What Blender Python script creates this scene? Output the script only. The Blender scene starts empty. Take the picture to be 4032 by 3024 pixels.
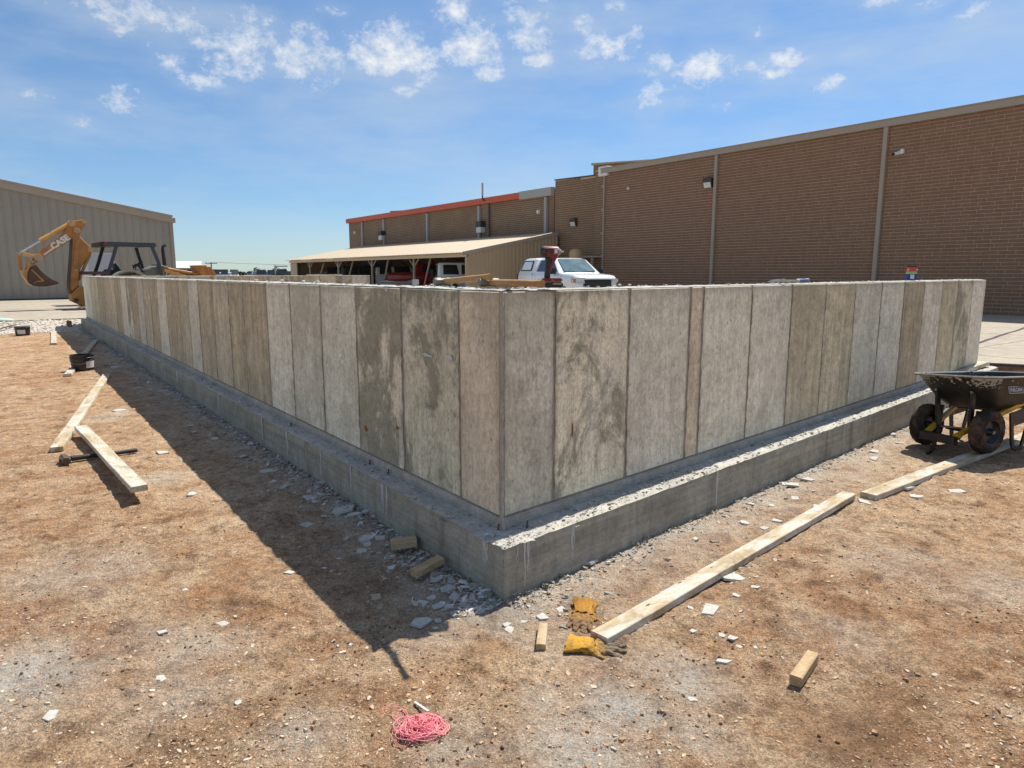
import bpy, bmesh, math, random
from mathutils import Vector, Matrix, noise
random.seed(7)
R = math.radians
scene = bpy.context.scene
COL = scene.collection

# ------------------------------------------------------------------ camera, sky, sun, exposure
H = 1.5125                      # camera height over the dirt
FPX, CXP, CYP, HYP = 2680.0, 2016.0, 1512.0, 1076.0      # focal length, centre and horizon in photo pixels
TILT = math.atan((CYP - HYP) / FPX)
cam_d = bpy.data.cameras.new('camera'); cam = bpy.data.objects.new('camera', cam_d); COL.objects.link(cam)
cam_d.sensor_width = 36.0; cam_d.lens = 36.0 * FPX / 4032.0
cam_d.clip_start = 0.05; cam_d.clip_end = 9000
cam.location = (0, 0, H); cam.rotation_euler = (R(90) - TILT, 0, 0)
scene.camera = cam

SUN = Vector((0.3121, 0.3967, 0.8633)).normalized()      # towards the sun
world = bpy.data.worlds.new('World'); scene.world = world; world.use_nodes = True
SKY_STRENGTH, SUN_STRENGTH, EXPOSURE = 0.09, 4.5, 0.5
sun_d = bpy.data.lights.new('sun', 'SUN'); sun = bpy.data.objects.new('sun', sun_d); COL.objects.link(sun)
sun_d.energy = SUN_STRENGTH; sun_d.angle = R(0.53); sun_d.color = (1.0, 0.95, 0.86)
sun.rotation_euler = SUN.to_track_quat('Z', 'Y').to_euler()
vs = scene.view_settings
vs.view_transform = 'Standard'; vs.look = 'None'; vs.gamma = 1.0; vs.exposure = EXPOSURE; vs.use_curve_mapping = False

def nd(nt, typ, ins=None, **props):
    n = nt.nodes.new('ShaderNode' + typ)
    for k, v in props.items(): setattr(n, k, v)
    for k, v in (ins or {}).items():
        s = n.inputs[k]
        if isinstance(v, bpy.types.NodeSocket): nt.links.new(v, s)
        else: s.default_value = v
    return n
def ramp(nt, fac, stops, interp='LINEAR'):
    n = nd(nt, 'ValToRGB', {'Fac': fac}); cr = n.color_ramp; cr.interpolation = interp
    while len(cr.elements) < len(stops): cr.elements.new(0.5)
    for e, (p, c) in zip(cr.elements, stops):
        e.position = p; e.color = (c[0], c[1], c[2], 1) if isinstance(c, (tuple, list)) else (c, c, c, 1)
    return n.outputs['Color']
def mth(nt, op, a, b=0.0, c=None, clamp=False):
    d = {0: a, 1: b}
    if c is not None: d[2] = c
    return nd(nt, 'Math', d, operation=op, use_clamp=clamp).outputs[0]
def mix(nt, fac, a, b, mode='MIX'):
    n = nd(nt, 'Mix', data_type='RGBA', blend_type=mode)
    for i, v in ((0, fac), (6, a), (7, b)):
        if isinstance(v, bpy.types.NodeSocket): nt.links.new(v, n.inputs[i])
        else: n.inputs[i].default_value = v if i == 0 else (v[0], v[1], v[2], 1)
    return n.outputs[2]
def noi(nt, vec, scale, detail=4, rough=0.55, dist=0.0):
    return nd(nt, 'TexNoise', {'Vector': vec, 'Scale': scale, 'Detail': detail, 'Roughness': rough, 'Distortion': dist}).outputs['Fac']
def mapv(nt, vec, scale=(1, 1, 1), loc=(0, 0, 0)):
    return nd(nt, 'Mapping', {'Vector': vec, 'Scale': scale, 'Location': loc}).outputs[0]

# sky: Nishita with a thin layer of fair-weather cloud
nt = world.node_tree; nt.nodes.clear()
sky = nd(nt, 'TexSky', sky_type='NISHITA'); sky.sun_disc = False
sky.sun_elevation = math.asin(SUN.z); sky.sun_rotation = math.atan2(SUN.x, SUN.y)
sky.altitude = 300; sky.air_density = 1.0; sky.dust_density = 0.15; sky.ozone_density = 1.6
V_FW = Vector((0, math.cos(TILT), -math.sin(TILT))); V_UP = Vector((0, math.sin(TILT), math.cos(TILT)))
def ray(x, y): return Vector((1, 0, 0)) * ((x - CXP) / FPX) + V_UP * ((CYP - y) / FPX) + V_FW
def cloud_layer(nt):
    d = nd(nt, 'TexCoord').outputs['Generated']
    sep = nd(nt, 'SeparateXYZ', {0: d})
    # cloud groups seen in the sky: a direction (from its photo pixel), half width and half height (px), weight
    banks = [(470, 110, 70, 40, .6), (1420, 150, 90, 60, .8), (1700, 300, 60, 30, .8), (2480, 130, 60, 40, .7), (3370, 210, 60, 18, .7), (600, 30, 90, 50, .9), (528, 36, 250, 60, .95), (729, 100, 90, 40, .9), (1040, 75, 150, 40, .7), (820, 165, 70, 32, .9), (990, 195, 130, 90, .95), (915, 265, 110, 50, 1.0), (665, 235, 65, 50, .95), (800, 320, 90, 35, .95),
             (1210, 245, 160, 75, 1.1), (1195, 110, 75, 50, .85), (1310, 40, 70, 28, .8), (1550, 205, 180, 95, 1.15), (1790, 60, 80, 80, .95), (1850, 165, 130, 85, 1.1), (1585, 352, 50, 24, .9), (1915, 292, 65, 32, .95),
             (490, 400, 120, 42, .85), (320, 475, 50, 26, .75), (100, 370, 90, 20, .7), (1090, 405, 60, 24, .6), (2085, 118, 95, 105, 1.0), (2116, 237, 65, 32, 1.0), (2380, 190, 100, 55, 1.0), (2290, 100, 50, 60, .75),
             (2600, 250, 60, 60, .9), (2745, 270, 110, 60, 1.0), (2936, 273, 65, 22, .9), (3110, 228, 80, 30, 1.0), (3036, 300, 75, 24, .95), (2550, 400, 70, 55, .85), (2690, 392, 40, 22, .8), (2845, 414, 60, 17, .9),
             (3264, 335, 60, 26, .8), (3640, 20, 60, 24, .85), (3856, 36, 50, 28, .85), (3474, 5, 90, 20, .8), (2975, 127, 40, 34, .7), (2420, 20, 70, 40, .7), (40, 730, 80, 20, .4)]
    total = None
    for px, py, wa, we, wt in banks:
        c = ray(px, py).normalized(); k = c.dot(V_FW)
        e = Vector((c.y, -c.x, 0)).normalized(); u = e.cross(c)
        if u.z < 0: u = -u
        df = nd(nt, 'VectorMath', {0: d, 1: c}, operation='SUBTRACT').outputs[0]
        de = nd(nt, 'VectorMath', {0: df, 1: e * (FPX / wa / k)}, operation='DOT_PRODUCT').outputs['Value']
        du = nd(nt, 'VectorMath', {0: df, 1: u * (FPX / we / k)}, operation='DOT_PRODUCT').outputs['Value']
        r2 = mth(nt, 'MULTIPLY_ADD', de, de, mth(nt, 'MULTIPLY', du, du))
        dc = nd(nt, 'VectorMath', {0: df, 1: df}, operation='DOT_PRODUCT').outputs['Value']
        g = mth(nt, 'MULTIPLY', mth(nt, 'EXPONENT', mth(nt, 'MULTIPLY', mth(nt, 'ADD', r2, mth(nt, 'MULTIPLY', dc, 30.0)), -0.45)), wt)
        total = g if total is None else mth(nt, 'MAXIMUM', total, g)
    # the same kind of cloud goes on round the rest of the sky
    rest = mth(nt, 'MULTIPLY', mth(nt, 'SUBTRACT', noi(nt, mapv(nt, d, (1, 1, 2)), 2.6, 3, .5), .47, clamp=True), 5.0, clamp=True)
    away = mth(nt, 'LESS_THAN', nd(nt, 'VectorMath', {0: d, 1: (0, .966, .26)}, operation='DOT_PRODUCT').outputs['Value'], .76)
    total = mth(nt, 'MAXIMUM', total, mth(nt, 'MULTIPLY', mth(nt, 'MULTIPLY', rest, away), .95))
    warp = nd(nt, 'TexNoise', {'Vector': d, 'Scale': 14.0, 'Detail': 3}).outputs['Color']
    dv = nd(nt, 'VectorMath', {0: d, 1: nd(nt, 'VectorMath', {0: warp, 1: (.035, .035, .035)}, operation='MULTIPLY').outputs[0]}, operation='ADD').outputs[0]
    n1 = noi(nt, mapv(nt, dv, (1, 1, 1.5)), 20.0, 10, .70)
    n2 = noi(nt, mapv(nt, d, (1, 1, 1.3)), 55.0, 6, .68)
    n = mth(nt, 'MULTIPLY_ADD', n2, 0.40, mth(nt, 'MULTIPLY', n1, 0.60))
    thr = mth(nt, 'SUBTRACT', 0.675, mth(nt, 'MULTIPLY', total, 0.275))
    dens = mth(nt, 'MULTIPLY', mth(nt, 'SUBTRACT', n, thr), 4.6, clamp=True)
    veil = noi(nt, mapv(nt, d, (1, 1, 4.0)), 3.2, 6, .62)
    veil = mth(nt, 'ADD', mth(nt, 'MULTIPLY', mth(nt, 'SUBTRACT', veil, 0.42, clamp=True), 1.3, clamp=True), mth(nt, 'MULTIPLY', total, mth(nt, 'MULTIPLY', n1, .42)))
    up = mth(nt, 'MULTIPLY', sep.outputs[2], 14.0, clamp=True)
    return mth(nt, 'MULTIPLY', dens, up), mth(nt, 'MULTIPLY', veil, up)
dens, veil = cloud_layer(nt)
elev = nd(nt, 'SeparateXYZ', {0: nd(nt, 'TexCoord').outputs['Generated']}).outputs[2]
tint = ramp(nt, elev, [(0.0, (.57, .72, .92)), (.10, (.59, .74, .92)), (.34, (.74, .88, .99)), (.7, (.92, .97, 1.0))])
skyc = mix(nt, 1.0, sky.outputs[0], tint, 'MULTIPLY')
c1 = mix(nt, veil, skyc, (4.9, 5.5, 6.0))
c2 = mix(nt, mth(nt, 'MULTIPLY', dens, 0.93), c1, (7.2, 7.3, 7.3))
bg = nd(nt, 'Background', {'Color': c2, 'Strength': SKY_STRENGTH})
wo = nd(nt, 'OutputWorld', {'Surface': bg.outputs[0]})

# ------------------------------------------------------------------ photo pixel -> place
def onz(x, y, z=0.0):                    # the point of height z seen at that pixel
    d = ray(x, y); s = (z - H) / d.z; return Vector((d.x * s, d.y * s, z))
def onplane(x, y, P, dr):                # (distance along, height) on the upright plane through P along dr
    d = ray(x, y); n = Vector((dr.y, -dr.x, 0)); s = Vector((P.x, P.y, 0)).dot(n) / d.dot(n)
    q = Vector((d.x * s, d.y * s, 0)); return (q - Vector((P.x, P.y, 0))).dot(dr), H + d.z * s

ZF = 0.2625                              # top of footing
ZT = 1.436                               # top of wall
ZS = 0.25                                # concrete apron
A = Vector((-0.0484, 3.2285, 0)); B = Vector((6.2388, 9.0759, 0)); C = Vector((-11.8995, 19.1056, 0))
dR = (B - A).normalized(); dL = (C - A).normalized()
nR = Vector((dR.y, -dR.x, 0)); nL = Vector((-dL.y, dL.x, 0))
eP = Vector((dL.y, -dL.x, 0))            # square to dL, pointing right and away
LR = (B - A).length; LL = (C - A).length
TH = 0.2
CP = C + dL * 0.6                        # the apron's edge passes here along dR
nAway = Vector((-dR.y, dR.x, 0))

def sstep(a, b, x):
    t = max(0, min(1, (x - a) / (b - a))); return t * t * (3 - 2 * t)
def base_z(x, y):
    p = Vector((x, y, 0)); z = 0.0
    q = (p - CP).dot(nAway)
    if (p - A).dot(nL) > -0.5: z = 0.225 * sstep(-1.3, 0.05, q)
    r = math.hypot(x, y)
    if r > 55: z = max(z, min(0.2, (r - 55) * .01))
    return z
def gz(x, y, fine=True):
    z = base_z(x, y); r = math.hypot(x, y)
    if r > 45: return z
    k = 1 - sstep(20, 45, r)
    v = Vector((x, y, 3.1))
    z += k * (0.016 * noise.noise(v * 0.7) + 0.011 * noise.noise(v * 2.3) + 0.009 * noise.noise(v * 6.1))
    if fine and r < 14:
        c = noise.noise(v * 1.3 + Vector((5, 2, 0))); z += 0.0062 * noise.noise(v * 15) + (0.0052 + .003 * c) * noise.noise(v * 37) + .0036 * noise.noise(v * 78)
        cl = noise.noise(v * 8.5 + Vector((1, 7, 0))) + .5 * noise.noise(v * 26); z += .030 * max(0, cl - .36 - .25 * c)
    return z

# ------------------------------------------------------------------ materials
MATS = {}
def new_mat(name):
    m = bpy.data.materials.new(name); m.use_nodes = True; t = m.node_tree
    b = t.nodes['Principled BSDF']; MATS[name] = m; return m, t, b
def setc(b, nt, key, v):
    if isinstance(v, bpy.types.NodeSocket): nt.links.new(v, b.inputs[key])
    elif isinstance(v, (tuple, list)): b.inputs[key].default_value = (v[0], v[1], v[2], 1)
    else: b.inputs[key].default_value = v
def bump(nt, b, h, strength=0.3, dist=0.01, normal=None):
    n = nd(nt, 'Bump', {'Height': h, 'Strength': strength, 'Distance': dist})
    if normal is not None: nt.links.new(normal, n.inputs['Normal'])
    nt.links.new(n.outputs[0], b.inputs['Normal']); return n.outputs[0]
def simple(name, col, rough=0.6, metal=0.0, var=0.15, scale=8.0, bmp=0.0, dirt=None, dirt_amt=0.5, spec=0.5, coat=0.0):
    m, t, b = new_mat(name)
    o = nd(t, 'TexCoord').outputs['Object']
    n = noi(t, o, scale, 6, .65)
    c = mix(t, 1.0, col, ramp(t, n, [(0.25, 1 - var), (0.75, 1 + var * .6)]), 'MULTIPLY')
    if dirt is not None:
        dm = ramp(t, noi(t, o, scale * .55, 7, .7, .4), [(0.46, 0), (0.68, dirt_amt)])
        c = mix(t, dm, c, dirt)
    setc(b, t, 'Base Color', c); b.inputs['Metallic'].default_value = metal
    b.inputs['Specular IOR Level'].default_value = spec; b.inputs['Coat Weight'].default_value = coat
    setc(b, t, 'Roughness', mth(t, 'MULTIPLY_ADD', n, 0.25, rough - 0.12, clamp=True))
    if bmp: bump(t, b, noi(t, o, scale * 6, 4, .6), bmp, 0.004)
    return m

def mat_panel():
    m, t, b = new_mat('cast_concrete')
    tc = nd(t, 'TexCoord'); oi = nd(t, 'ObjectInfo')
    off = nd(t, 'VectorMath', {0: (37.0, 11.0, 53.0), 'Scale': oi.outputs['Random']}, operation='SCALE').outputs[0]
    v = nd(t, 'VectorMath', {0: tc.outputs['Object'], 1: off}, operation='ADD').outputs[0]
    pw = nd(t, 'NewGeometry').outputs['Position']
    def att(n): return nd(t, 'Attribute', attribute_type='OBJECT', attribute_name=n).outputs['Fac']
    blo, stk, pal, wid, hgt = att('blotch'), att('streak'), att('pale'), att('wide'), att('high')
    base = oi.outputs['Color']
    # streaks run down the form boards
    s1 = noi(t, mapv(t, v, (46, 46, 1.6)), 1.0, 5, .62); s2 = noi(t, mapv(t, v, (15, 15, .8)), 1.0, 4, .55)
    c = mix(t, 1.0, base, ramp(t, s1, [(.28, .82), (.5, 1.0), (.75, 1.10)]), 'MULTIPLY')
    sm = mth(t, 'MULTIPLY', ramp(t, mth(t, 'MULTIPLY_ADD', s2, .6, mth(t, 'MULTIPLY', noi(t, v, 7, 6, .7), .4)), [(.44, 0), (.66, 1)]), stk)
    c = mix(t, mth(t, 'MULTIPLY', sm, .8), c, (.20, .158, .10))
    n2_ = noi(t, v, 16, 7, .78)
    # damp looking blotches
    n1 = noi(t, mapv(t, v, (1, 1, .75)), 2.3, 9, .68, .5)
    nw = noi(t, mapv(t, pw, (1, 1, .8)), 1.1, 9, .7, .4)
    bm = mth(t, 'MULTIPLY', ramp(t, mth(t, 'ADD', n1, mth(t, 'MULTIPLY_ADD', n2_, .16, -.08)), [(.455, 0), (.53, 1)]), blo)
    c = mix(t, mth(t, 'MULTIPLY', bm, .85), c, (.215, .205, .15))
    n3 = noi(t, mapv(t, v, (1, 1, .6), (4, 1, 7)), 3.1, 9, .62, .7)
    pm = mth(t, 'MULTIPLY', ramp(t, n3, [(.55, 0), (.60, 1)]), pal)
    c = mix(t, mth(t, 'MULTIPLY', pm, .75), c, (.56, .53, .46))
    # mottling
    n2 = noi(t, v, 12, 8, .75); c = mix(t, 1.0, c, ramp(t, n2, [(.3, .70), (.5, 1.0), (.7, 1.2)]), 'MULTIPLY')
    n4 = noi(t, mapv(t, v, (1, 1, .55)), 70, 5, .75); c = mix(t, 1.0, c, ramp(t, n4, [(.28, .62), (.5, 1.0), (.72, 1.2)]), 'MULTIPLY')
    n6 = noi(t, mapv(t, v, (1, 1, .7)), 26, 7, .8, .6); c = mix(t, ramp(t, n6, [(.56, 0), (.68, .5)]), c, (.25, .225, .165))
    # air holes and scabs
    vo = nd(t, 'TexVoronoi', {'Vector': mapv(t, v, (34, 34, 17)), 'Scale': 1.0, 'Randomness': 1.0})
    siz = nd(t, 'SeparateColor', {0: vo.outputs['Color']}).outputs[0]
    rad = mth(t, 'MULTIPLY', mth(t, 'SUBTRACT', siz, .55, clamp=True), .55)
    pit = mth(t, 'MULTIPLY', mth(t, 'SUBTRACT', rad, mth(t, 'ADD', vo.outputs['Distance'], mth(t, 'MULTIPLY_ADD', n4, .2, -.1))), 14.0, clamp=True)
    vo2 = nd(t, 'TexVoronoi', {'Vector': mapv(t, v, (75, 75, 48)), 'Scale': 1.0})
    pit2 = mth(t, 'MULTIPLY', mth(t, 'LESS_THAN', vo2.outputs['Distance'], .2), mth(t, 'GREATER_THAN', nd(t, 'SeparateColor', {0: vo2.outputs['Color']}).outputs[1], .8))
    pits = mth(t, 'MAXIMUM', mth(t, 'MULTIPLY', pit, .55), mth(t, 'MULTIPLY', pit2, .5))
    c = mix(t, pits, c, (.15, .13, .10))
    # scratches left by the forms
    w = nd(t, 'TexWave', {'Vector': mapv(t, v, (1, 1, .45)), 'Scale': 1.7, 'Distortion': 14.0, 'Detail': 4.0, 'Detail Scale': 1.6}).outputs['Fac']
    scr = mth(t, 'MULTIPLY', mth(t, 'GREATER_THAN', w, .9965), mth(t, 'GREATER_THAN', noi(t, v, 3.0, 2), .5))
    c = mix(t, mth(t, 'MULTIPLY', scr, .3), c, (.18, .16, .13))
    # leaked paste stains beside the joints
    sx = nd(t, 'SeparateXYZ', {0: tc.outputs['Object']})
    ed = mth(t, 'SUBTRACT', mth(t, 'MULTIPLY', wid, .5), mth(t, 'ABSOLUTE', sx.outputs[0]))
    em = mth(t, 'SUBTRACT', 1.0, mth(t, 'DIVIDE', ed, mth(t, 'MULTIPLY_ADD', n1, .07, .0)), clamp=True)
    c = mix(t, mth(t, 'MULTIPLY', em, .26), c, (.22, .185, .135))
    et = mth(t, 'SUBTRACT', hgt, sx.outputs[2]); em2 = mth(t, 'SUBTRACT', 1.0, mth(t, 'DIVIDE', et, mth(t, 'MULTIPLY_ADD', n2, .16, -.02)), clamp=True)
    c = mix(t, mth(t, 'MULTIPLY', em2, .4), c, (.16, .15, .13))
    c = mix(t, ramp(t, nw, [(.50, 0), (.66, .42)]), c, (.26, .235, .175))
    c = mix(t, ramp(t, noi(t, mapv(t, pw, (1, 1, 1.3), (3, 9, 2)), 1.9, 9, .7, .5), [(.55, 0), (.70, .35)]), c, (.60, .55, .45))
    c = mix(t, 1.0, c, (1.2, 1.2, 1.18), 'MULTIPLY')
    setc(b, t, 'Base Color', c); b.inputs['Roughness'].default_value = .88; b.inputs['Specular IOR Level'].default_value = .25
    hh = mth(t, 'SUBTRACT', mth(t, 'MULTIPLY_ADD', n4, .25, mth(t, 'MULTIPLY', s1, .35)), mth(t, 'MULTIPLY', pits, .9))
    bump(t, b, hh, .55, .006); return m
mat_panel()

def mat_concrete(name, col, dark, scale=1.0, drip=0.0, lines=0.0, bm=.5):
    m, t, b = new_mat(name); o = nd(t, 'TexCoord').outputs['Object']
    n1 = noi(t, o, 2.2 * scale, 8, .68, .3); n2 = noi(t, o, 14 * scale, 7, .72); n3 = noi(t, o, 80 * scale, 4, .7)
    c = mix(t, ramp(t, n1, [(.36, 0), (.66, 1)]), col, dark)
    c = mix(t, 1.0, c, ramp(t, n2, [(.28, .72), (.5, 1), (.74, 1.2)]), 'MULTIPLY')
    c = mix(t, 1.0, c, ramp(t, n3, [(.3, .8), (.7, 1.15)]), 'MULTIPLY')
    if drip:
        s = noi(t, mapv(t, o, (16, 16, .5)), 1.0, 4, .6); dm = ramp(t, s, [(.62, 0), (.76, drip)])
        c = mix(t, dm, c, (.42, .42, .40))
        s = noi(t, mapv(t, o, (9, 9, .6), (3, 5, 1)), 1.0, 5, .6); c = mix(t, ramp(t, s, [(.55, 0), (.72, .5)]), c, (.11, .10, .08))
    h = mth(t, 'MULTIPLY_ADD', n3, .5, mth(t, 'MULTIPLY', n2, .5))
    if lines:
        s = noi(t, mapv(t, o, (.8, .8, 38)), 1.0, 4, .6); c = mix(t, 1.0, c, ramp(t, s, [(.3, 1 - lines), (.7, 1 + lines * .5)]), 'MULTIPLY')
        h = mth(t, 'ADD', h, mth(t, 'MULTIPLY', s, .5))
    setc(b, t, 'Base Color', c); b.inputs['Roughness'].default_value = .9; b.inputs['Specular IOR Level'].default_value = .25
    bump(t, b, h, bm, .006); return m
mat_concrete('joint_concrete', (.42, .385, .315), (.27, .24, .19), 2)
mat_concrete('core_concrete', (.43, .395, .335), (.31, .28, .23), 1)
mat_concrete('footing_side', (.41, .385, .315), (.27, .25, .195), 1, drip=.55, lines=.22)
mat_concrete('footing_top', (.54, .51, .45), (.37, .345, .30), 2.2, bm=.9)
mat_concrete('wall_top', (.56, .545, .51), (.40, .385, .35), 2, bm=.9)
mat_concrete('chip_grey', (.56, .54, .49), (.43, .41, .365), 5)
mat_concrete('mortar_white', (.62, .62, .60), (.48, .48, .46), 5)
mat_concrete('apron', (.43, .375, .295), (.36, .31, .245), .35, bm=.2)
mat_concrete('apron_joint', (.14, .12, .095), (.10, .085, .07), 1)

def mat_ground():
    m, t, b = new_mat('dirt'); g = nd(t, 'NewGeometry').outputs['Position']
    at = nd(t, 'Attribute', attribute_type='GEOMETRY', attribute_name='dust')
    sp = nd(t, 'SeparateColor', {0: at.outputs['Color']}); dust, grav, damp = sp.outputs[0], sp.outputs[1], sp.outputs[2]
    n1 = noi(t, g, .55, 6, .6, .4); n2 = noi(t, g, 3.2, 9, .72, .3); n3 = noi(t, g, 19, 8, .75); n4 = noi(t, g, 95, 5, .75); n5 = noi(t, g, 210, 3, .7)
    c = mix(t, ramp(t, n1, [(.36, 0), (.62, 1)]), (.345, .170, .078), (.49, .315, .182))
    c = mix(t, ramp(t, n2, [(.38, 0), (.68, .85)]), c, (.62, .465, .31))
    c = mix(t, ramp(t, noi(t, mapv(t, g, (1, 1, 1), (7, 3, 1)), 5.1, 9, .75, .4), [(.50, 0), (.64, .85)]), c, (.19, .10, .052))
    c = mix(t, 1.0, c, ramp(t, n3, [(.28, .48), (.5, 1.0), (.72, 1.42)]), 'MULTIPLY')
    c = mix(t, 1.0, c, ramp(t, n4, [(.30, .36), (.5, 1.0), (.70, 1.6)]), 'MULTIPLY')
    c = mix(t, 1.0, c, ramp(t, n5, [(.30, .55), (.5, 1.0), (.70, 1.4)]), 'MULTIPLY')
    dm = mth(t, 'MULTIPLY', dust, ramp(t, mth(t, 'MULTIPLY_ADD', n3, .45, mth(t, 'MULTIPLY', n2, .55)), [(.36, .2), (.54, 1)]), clamp=True)
    dcol = mix(t, 1.0, (.58, .545, .48), ramp(t, n4, [(.3, .6), (.7, 1.35)]), 'MULTIPLY')
    c = mix(t, mth(t, 'MULTIPLY', dm, .92), c, dcol)
    c = mix(t, mth(t, 'MULTIPLY', damp, ramp(t, n2, [(.35, .3), (.6, .9)])), c, (.15, .075, .036))
    gm = mth(t, 'MULTIPLY', grav, ramp(t, n3, [(.3, .45), (.55, 1)]), clamp=True)
    c = mix(t, gm, c, (.60, .545, .47))
    # small pale grit
    vo = nd(t, 'TexVoronoi', {'Vector': g, 'Scale': 62.0}); cs = nd(t, 'SeparateColor', {0: vo.outputs['Color']})
    pe = mth(t, 'MULTIPLY', mth(t, 'LESS_THAN', vo.outputs['Distance'], mth(t, 'MULTIPLY', cs.outputs[1], .42)), mth(t, 'GREATER_THAN', cs.outputs[0], .72))
    c = mix(t, mth(t, 'MULTIPLY', pe, .7), c, mix(t, cs.outputs[2], (.52, .43, .33), (.40, .30, .22)))
    setc(b, t, 'Base Color', c); b.inputs['Roughness'].default_value = .96; b.inputs['Specular IOR Level'].default_value = .12
    h = mth(t, 'ADD', mth(t, 'MULTIPLY_ADD', n4, .55, mth(t, 'MULTIPLY', n3, .9)), mth(t, 'MULTIPLY', pe, .18))
    bump(t, b, h, 1.0, .03); return m
mat_ground()

def mat_vcol(name, rough=.9):
    m, t, b = new_mat(name); at = nd(t, 'Attribute', attribute_type='GEOMETRY', attribute_name='col')
    g = nd(t, 'NewGeometry').outputs['Position']
    c = mix(t, 1.0, at.outputs['Color'], ramp(t, noi(t, g, 90, 4, .7), [(.3, .75), (.7, 1.2)]), 'MULTIPLY')
    setc(b, t, 'Base Color', c); b.inputs['Roughness'].default_value = rough; b.inputs['Specular IOR Level'].default_value = .2; return m
mat_vcol('stone_mix')

def mat_wood(name, col, dark, pale, pale_amt=.5):
    m, t, b = new_mat(name); tc = nd(t, 'TexCoord'); oi = nd(t, 'ObjectInfo')
    off = nd(t, 'VectorMath', {0: (17.0, 5.0, 9.0), 'Scale': oi.outputs['Random']}, operation='SCALE').outputs[0]
    o = nd(t, 'VectorMath', {0: tc.outputs['Object'], 1: off}, operation='ADD').outputs[0]
    gr = noi(t, mapv(t, o, (2.2, 40, 40)), 1.0, 6, .65, .3)
    c = mix(t, ramp(t, gr, [(.3, 0), (.62, 1)]), dark, col)
    c = mix(t, ramp(t, noi(t, mapv(t, o, (1, 2, 2)), 5, 7, .7, .4), [(.45, 0), (.62, pale_amt)]), c, pale)
    c = mix(t, ramp(t, noi(t, o, 9, 7, .75, .4), [(.54, 0), (.70, .7)]), c, (.19, .135, .08))
    c = mix(t, ramp(t, noi(t, mapv(t, o, (1, 3, 3), (2, 5, 1)), 2.2, 6, .7, .5), [(.5, 0), (.6, .75)]), c, (.62, .595, .53) if pale_amt > .6 else (.52, .43, .32))
    vn = nd(t, 'TexVoronoi', {'Vector': mapv(t, o, (5, 22, 22)), 'Scale': 1.0}); c = mix(t, mth(t, 'LESS_THAN', vn.outputs['Distance'], .09), c, (.07, .05, .035))
    c = mix(t, 1.0, c, ramp(t, noi(t, o, 70, 4, .7), [(.3, .84), (.7, 1.12)]), 'MULTIPLY')
    setc(b, t, 'Base Color', c); b.inputs['Roughness'].default_value = .85; b.inputs['Specular IOR Level'].default_value = .2
    bump(t, b, gr, .35, .004); return m
mat_wood('lumber', (.50, .40, .255), (.33, .25, .15), (.60, .565, .49), .8)
mat_wood('lumber_fresh', (.50, .36, .20), (.37, .25, .13), (.58, .50, .38), .4)
mat_wood('handle_wood', (.46, .27, .115), (.30, .165, .065), (.46, .33, .19), .4)

simple('brick', (.25, .15, .098), .9, var=.22, scale=3, bmp=.4, spec=.2)
simple('brick_back', (.235, .155, .098), .9, var=.22, scale=3, bmp=.4, spec=.2)
simple('mortar', (.53, .385, .275), .95, var=.12, scale=4, bmp=.3, spec=.15)
simple('tan_trim', (.36, .305, .235), .55, var=.06, scale=2)
simple('tan_metal_dark', (.31, .275, .225), .5, var=.06, scale=.8, dirt=(.16, .14, .11), dirt_amt=.25)
simple('tan_metal_warm', (.43, .315, .195), .5, var=.06, scale=.8, dirt=(.30, .22, .14), dirt_amt=.25)
simple('tan_roof', (.62, .50, .35), .55, var=.08, scale=.7)
simple('orange_fascia', (.52, .10, .04), .5, var=.06, scale=2)
simple('grey_fascia', (.36, .36, .34), .5, var=.06, scale=2)
simple('white_metal', (.72, .72, .70), .45, var=.05)
simple('bronze_dark', (.05, .045, .04), .5, var=.1)
simple('lens_glass', (.62, .64, .62), .2, var=.05)
simple('white_paint', (.80, .81, .82), .22, var=.03, scale=2, coat=.5)
simple('white_dull', (.66, .67, .68), .5, var=.06, scale=2)
simple('grey_paint', (.36, .37, .38), .35, var=.05, coat=.3)
simple('red_paint', (.30, .018, .02), .25, var=.06, coat=.5)
simple('dark_paint', (.025, .026, .03), .3, var=.05, coat=.3)
simple('green_paint', (.05, .10, .09), .4, var=.1)
simple('car_glass', (.02, .03, .035), .06, var=.05, spec=.8)
simple('windscreen', (.10, .17, .19), .05, var=.25, scale=3, spec=.9)
simple('chrome', (.7, .7, .7), .18, metal=1.0, var=.05)
simple('steel', (.42, .42, .41), .38, metal=.8, var=.25, scale=20, dirt=(.16, .12, .09), dirt_amt=.6)
simple('rusty_steel', (.13, .095, .07), .7, metal=.4, var=.3, scale=14, bmp=.3, dirt=(.17, .10, .06), dirt_amt=.7)
simple('steel_grey_worn', (.21, .20, .18), .55, metal=.5, var=.3, scale=25, bmp=.3, dirt=(.22, .17, .12), dirt_amt=.6)
simple('machine_yellow', (.47, .20, .045), .55, var=.22, scale=4, dirt=(.22, .10, .04), dirt_amt=.75)
simple('machine_yellow_pale', (.60, .33, .10), .5, var=.12, scale=4, dirt=(.30, .16, .06), dirt_amt=.5)
simple('bucket_rust', (.085, .048, .036), .75, var=.3, scale=4, bmp=.3, dirt=(.16, .075, .035), dirt_amt=.6)
simple('machine_black', (.02, .021, .024), .5, var=.2, scale=6)
simple('machine_blue_grey', (.045, .055, .068), .4, var=.15, scale=4)
simple('machine_grey', (.16, .165, .15), .6, var=.2, scale=5, dirt=(.26, .23, .17), dirt_amt=.6)
simple('fender_dusty', (.36, .33, .26), .8, var=.2, scale=5)
simple('rubber', (.028, .026, .024), .85, var=.3, scale=9, bmp=.3, dirt=(.20, .125, .075), dirt_amt=.75, spec=.2)
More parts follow.
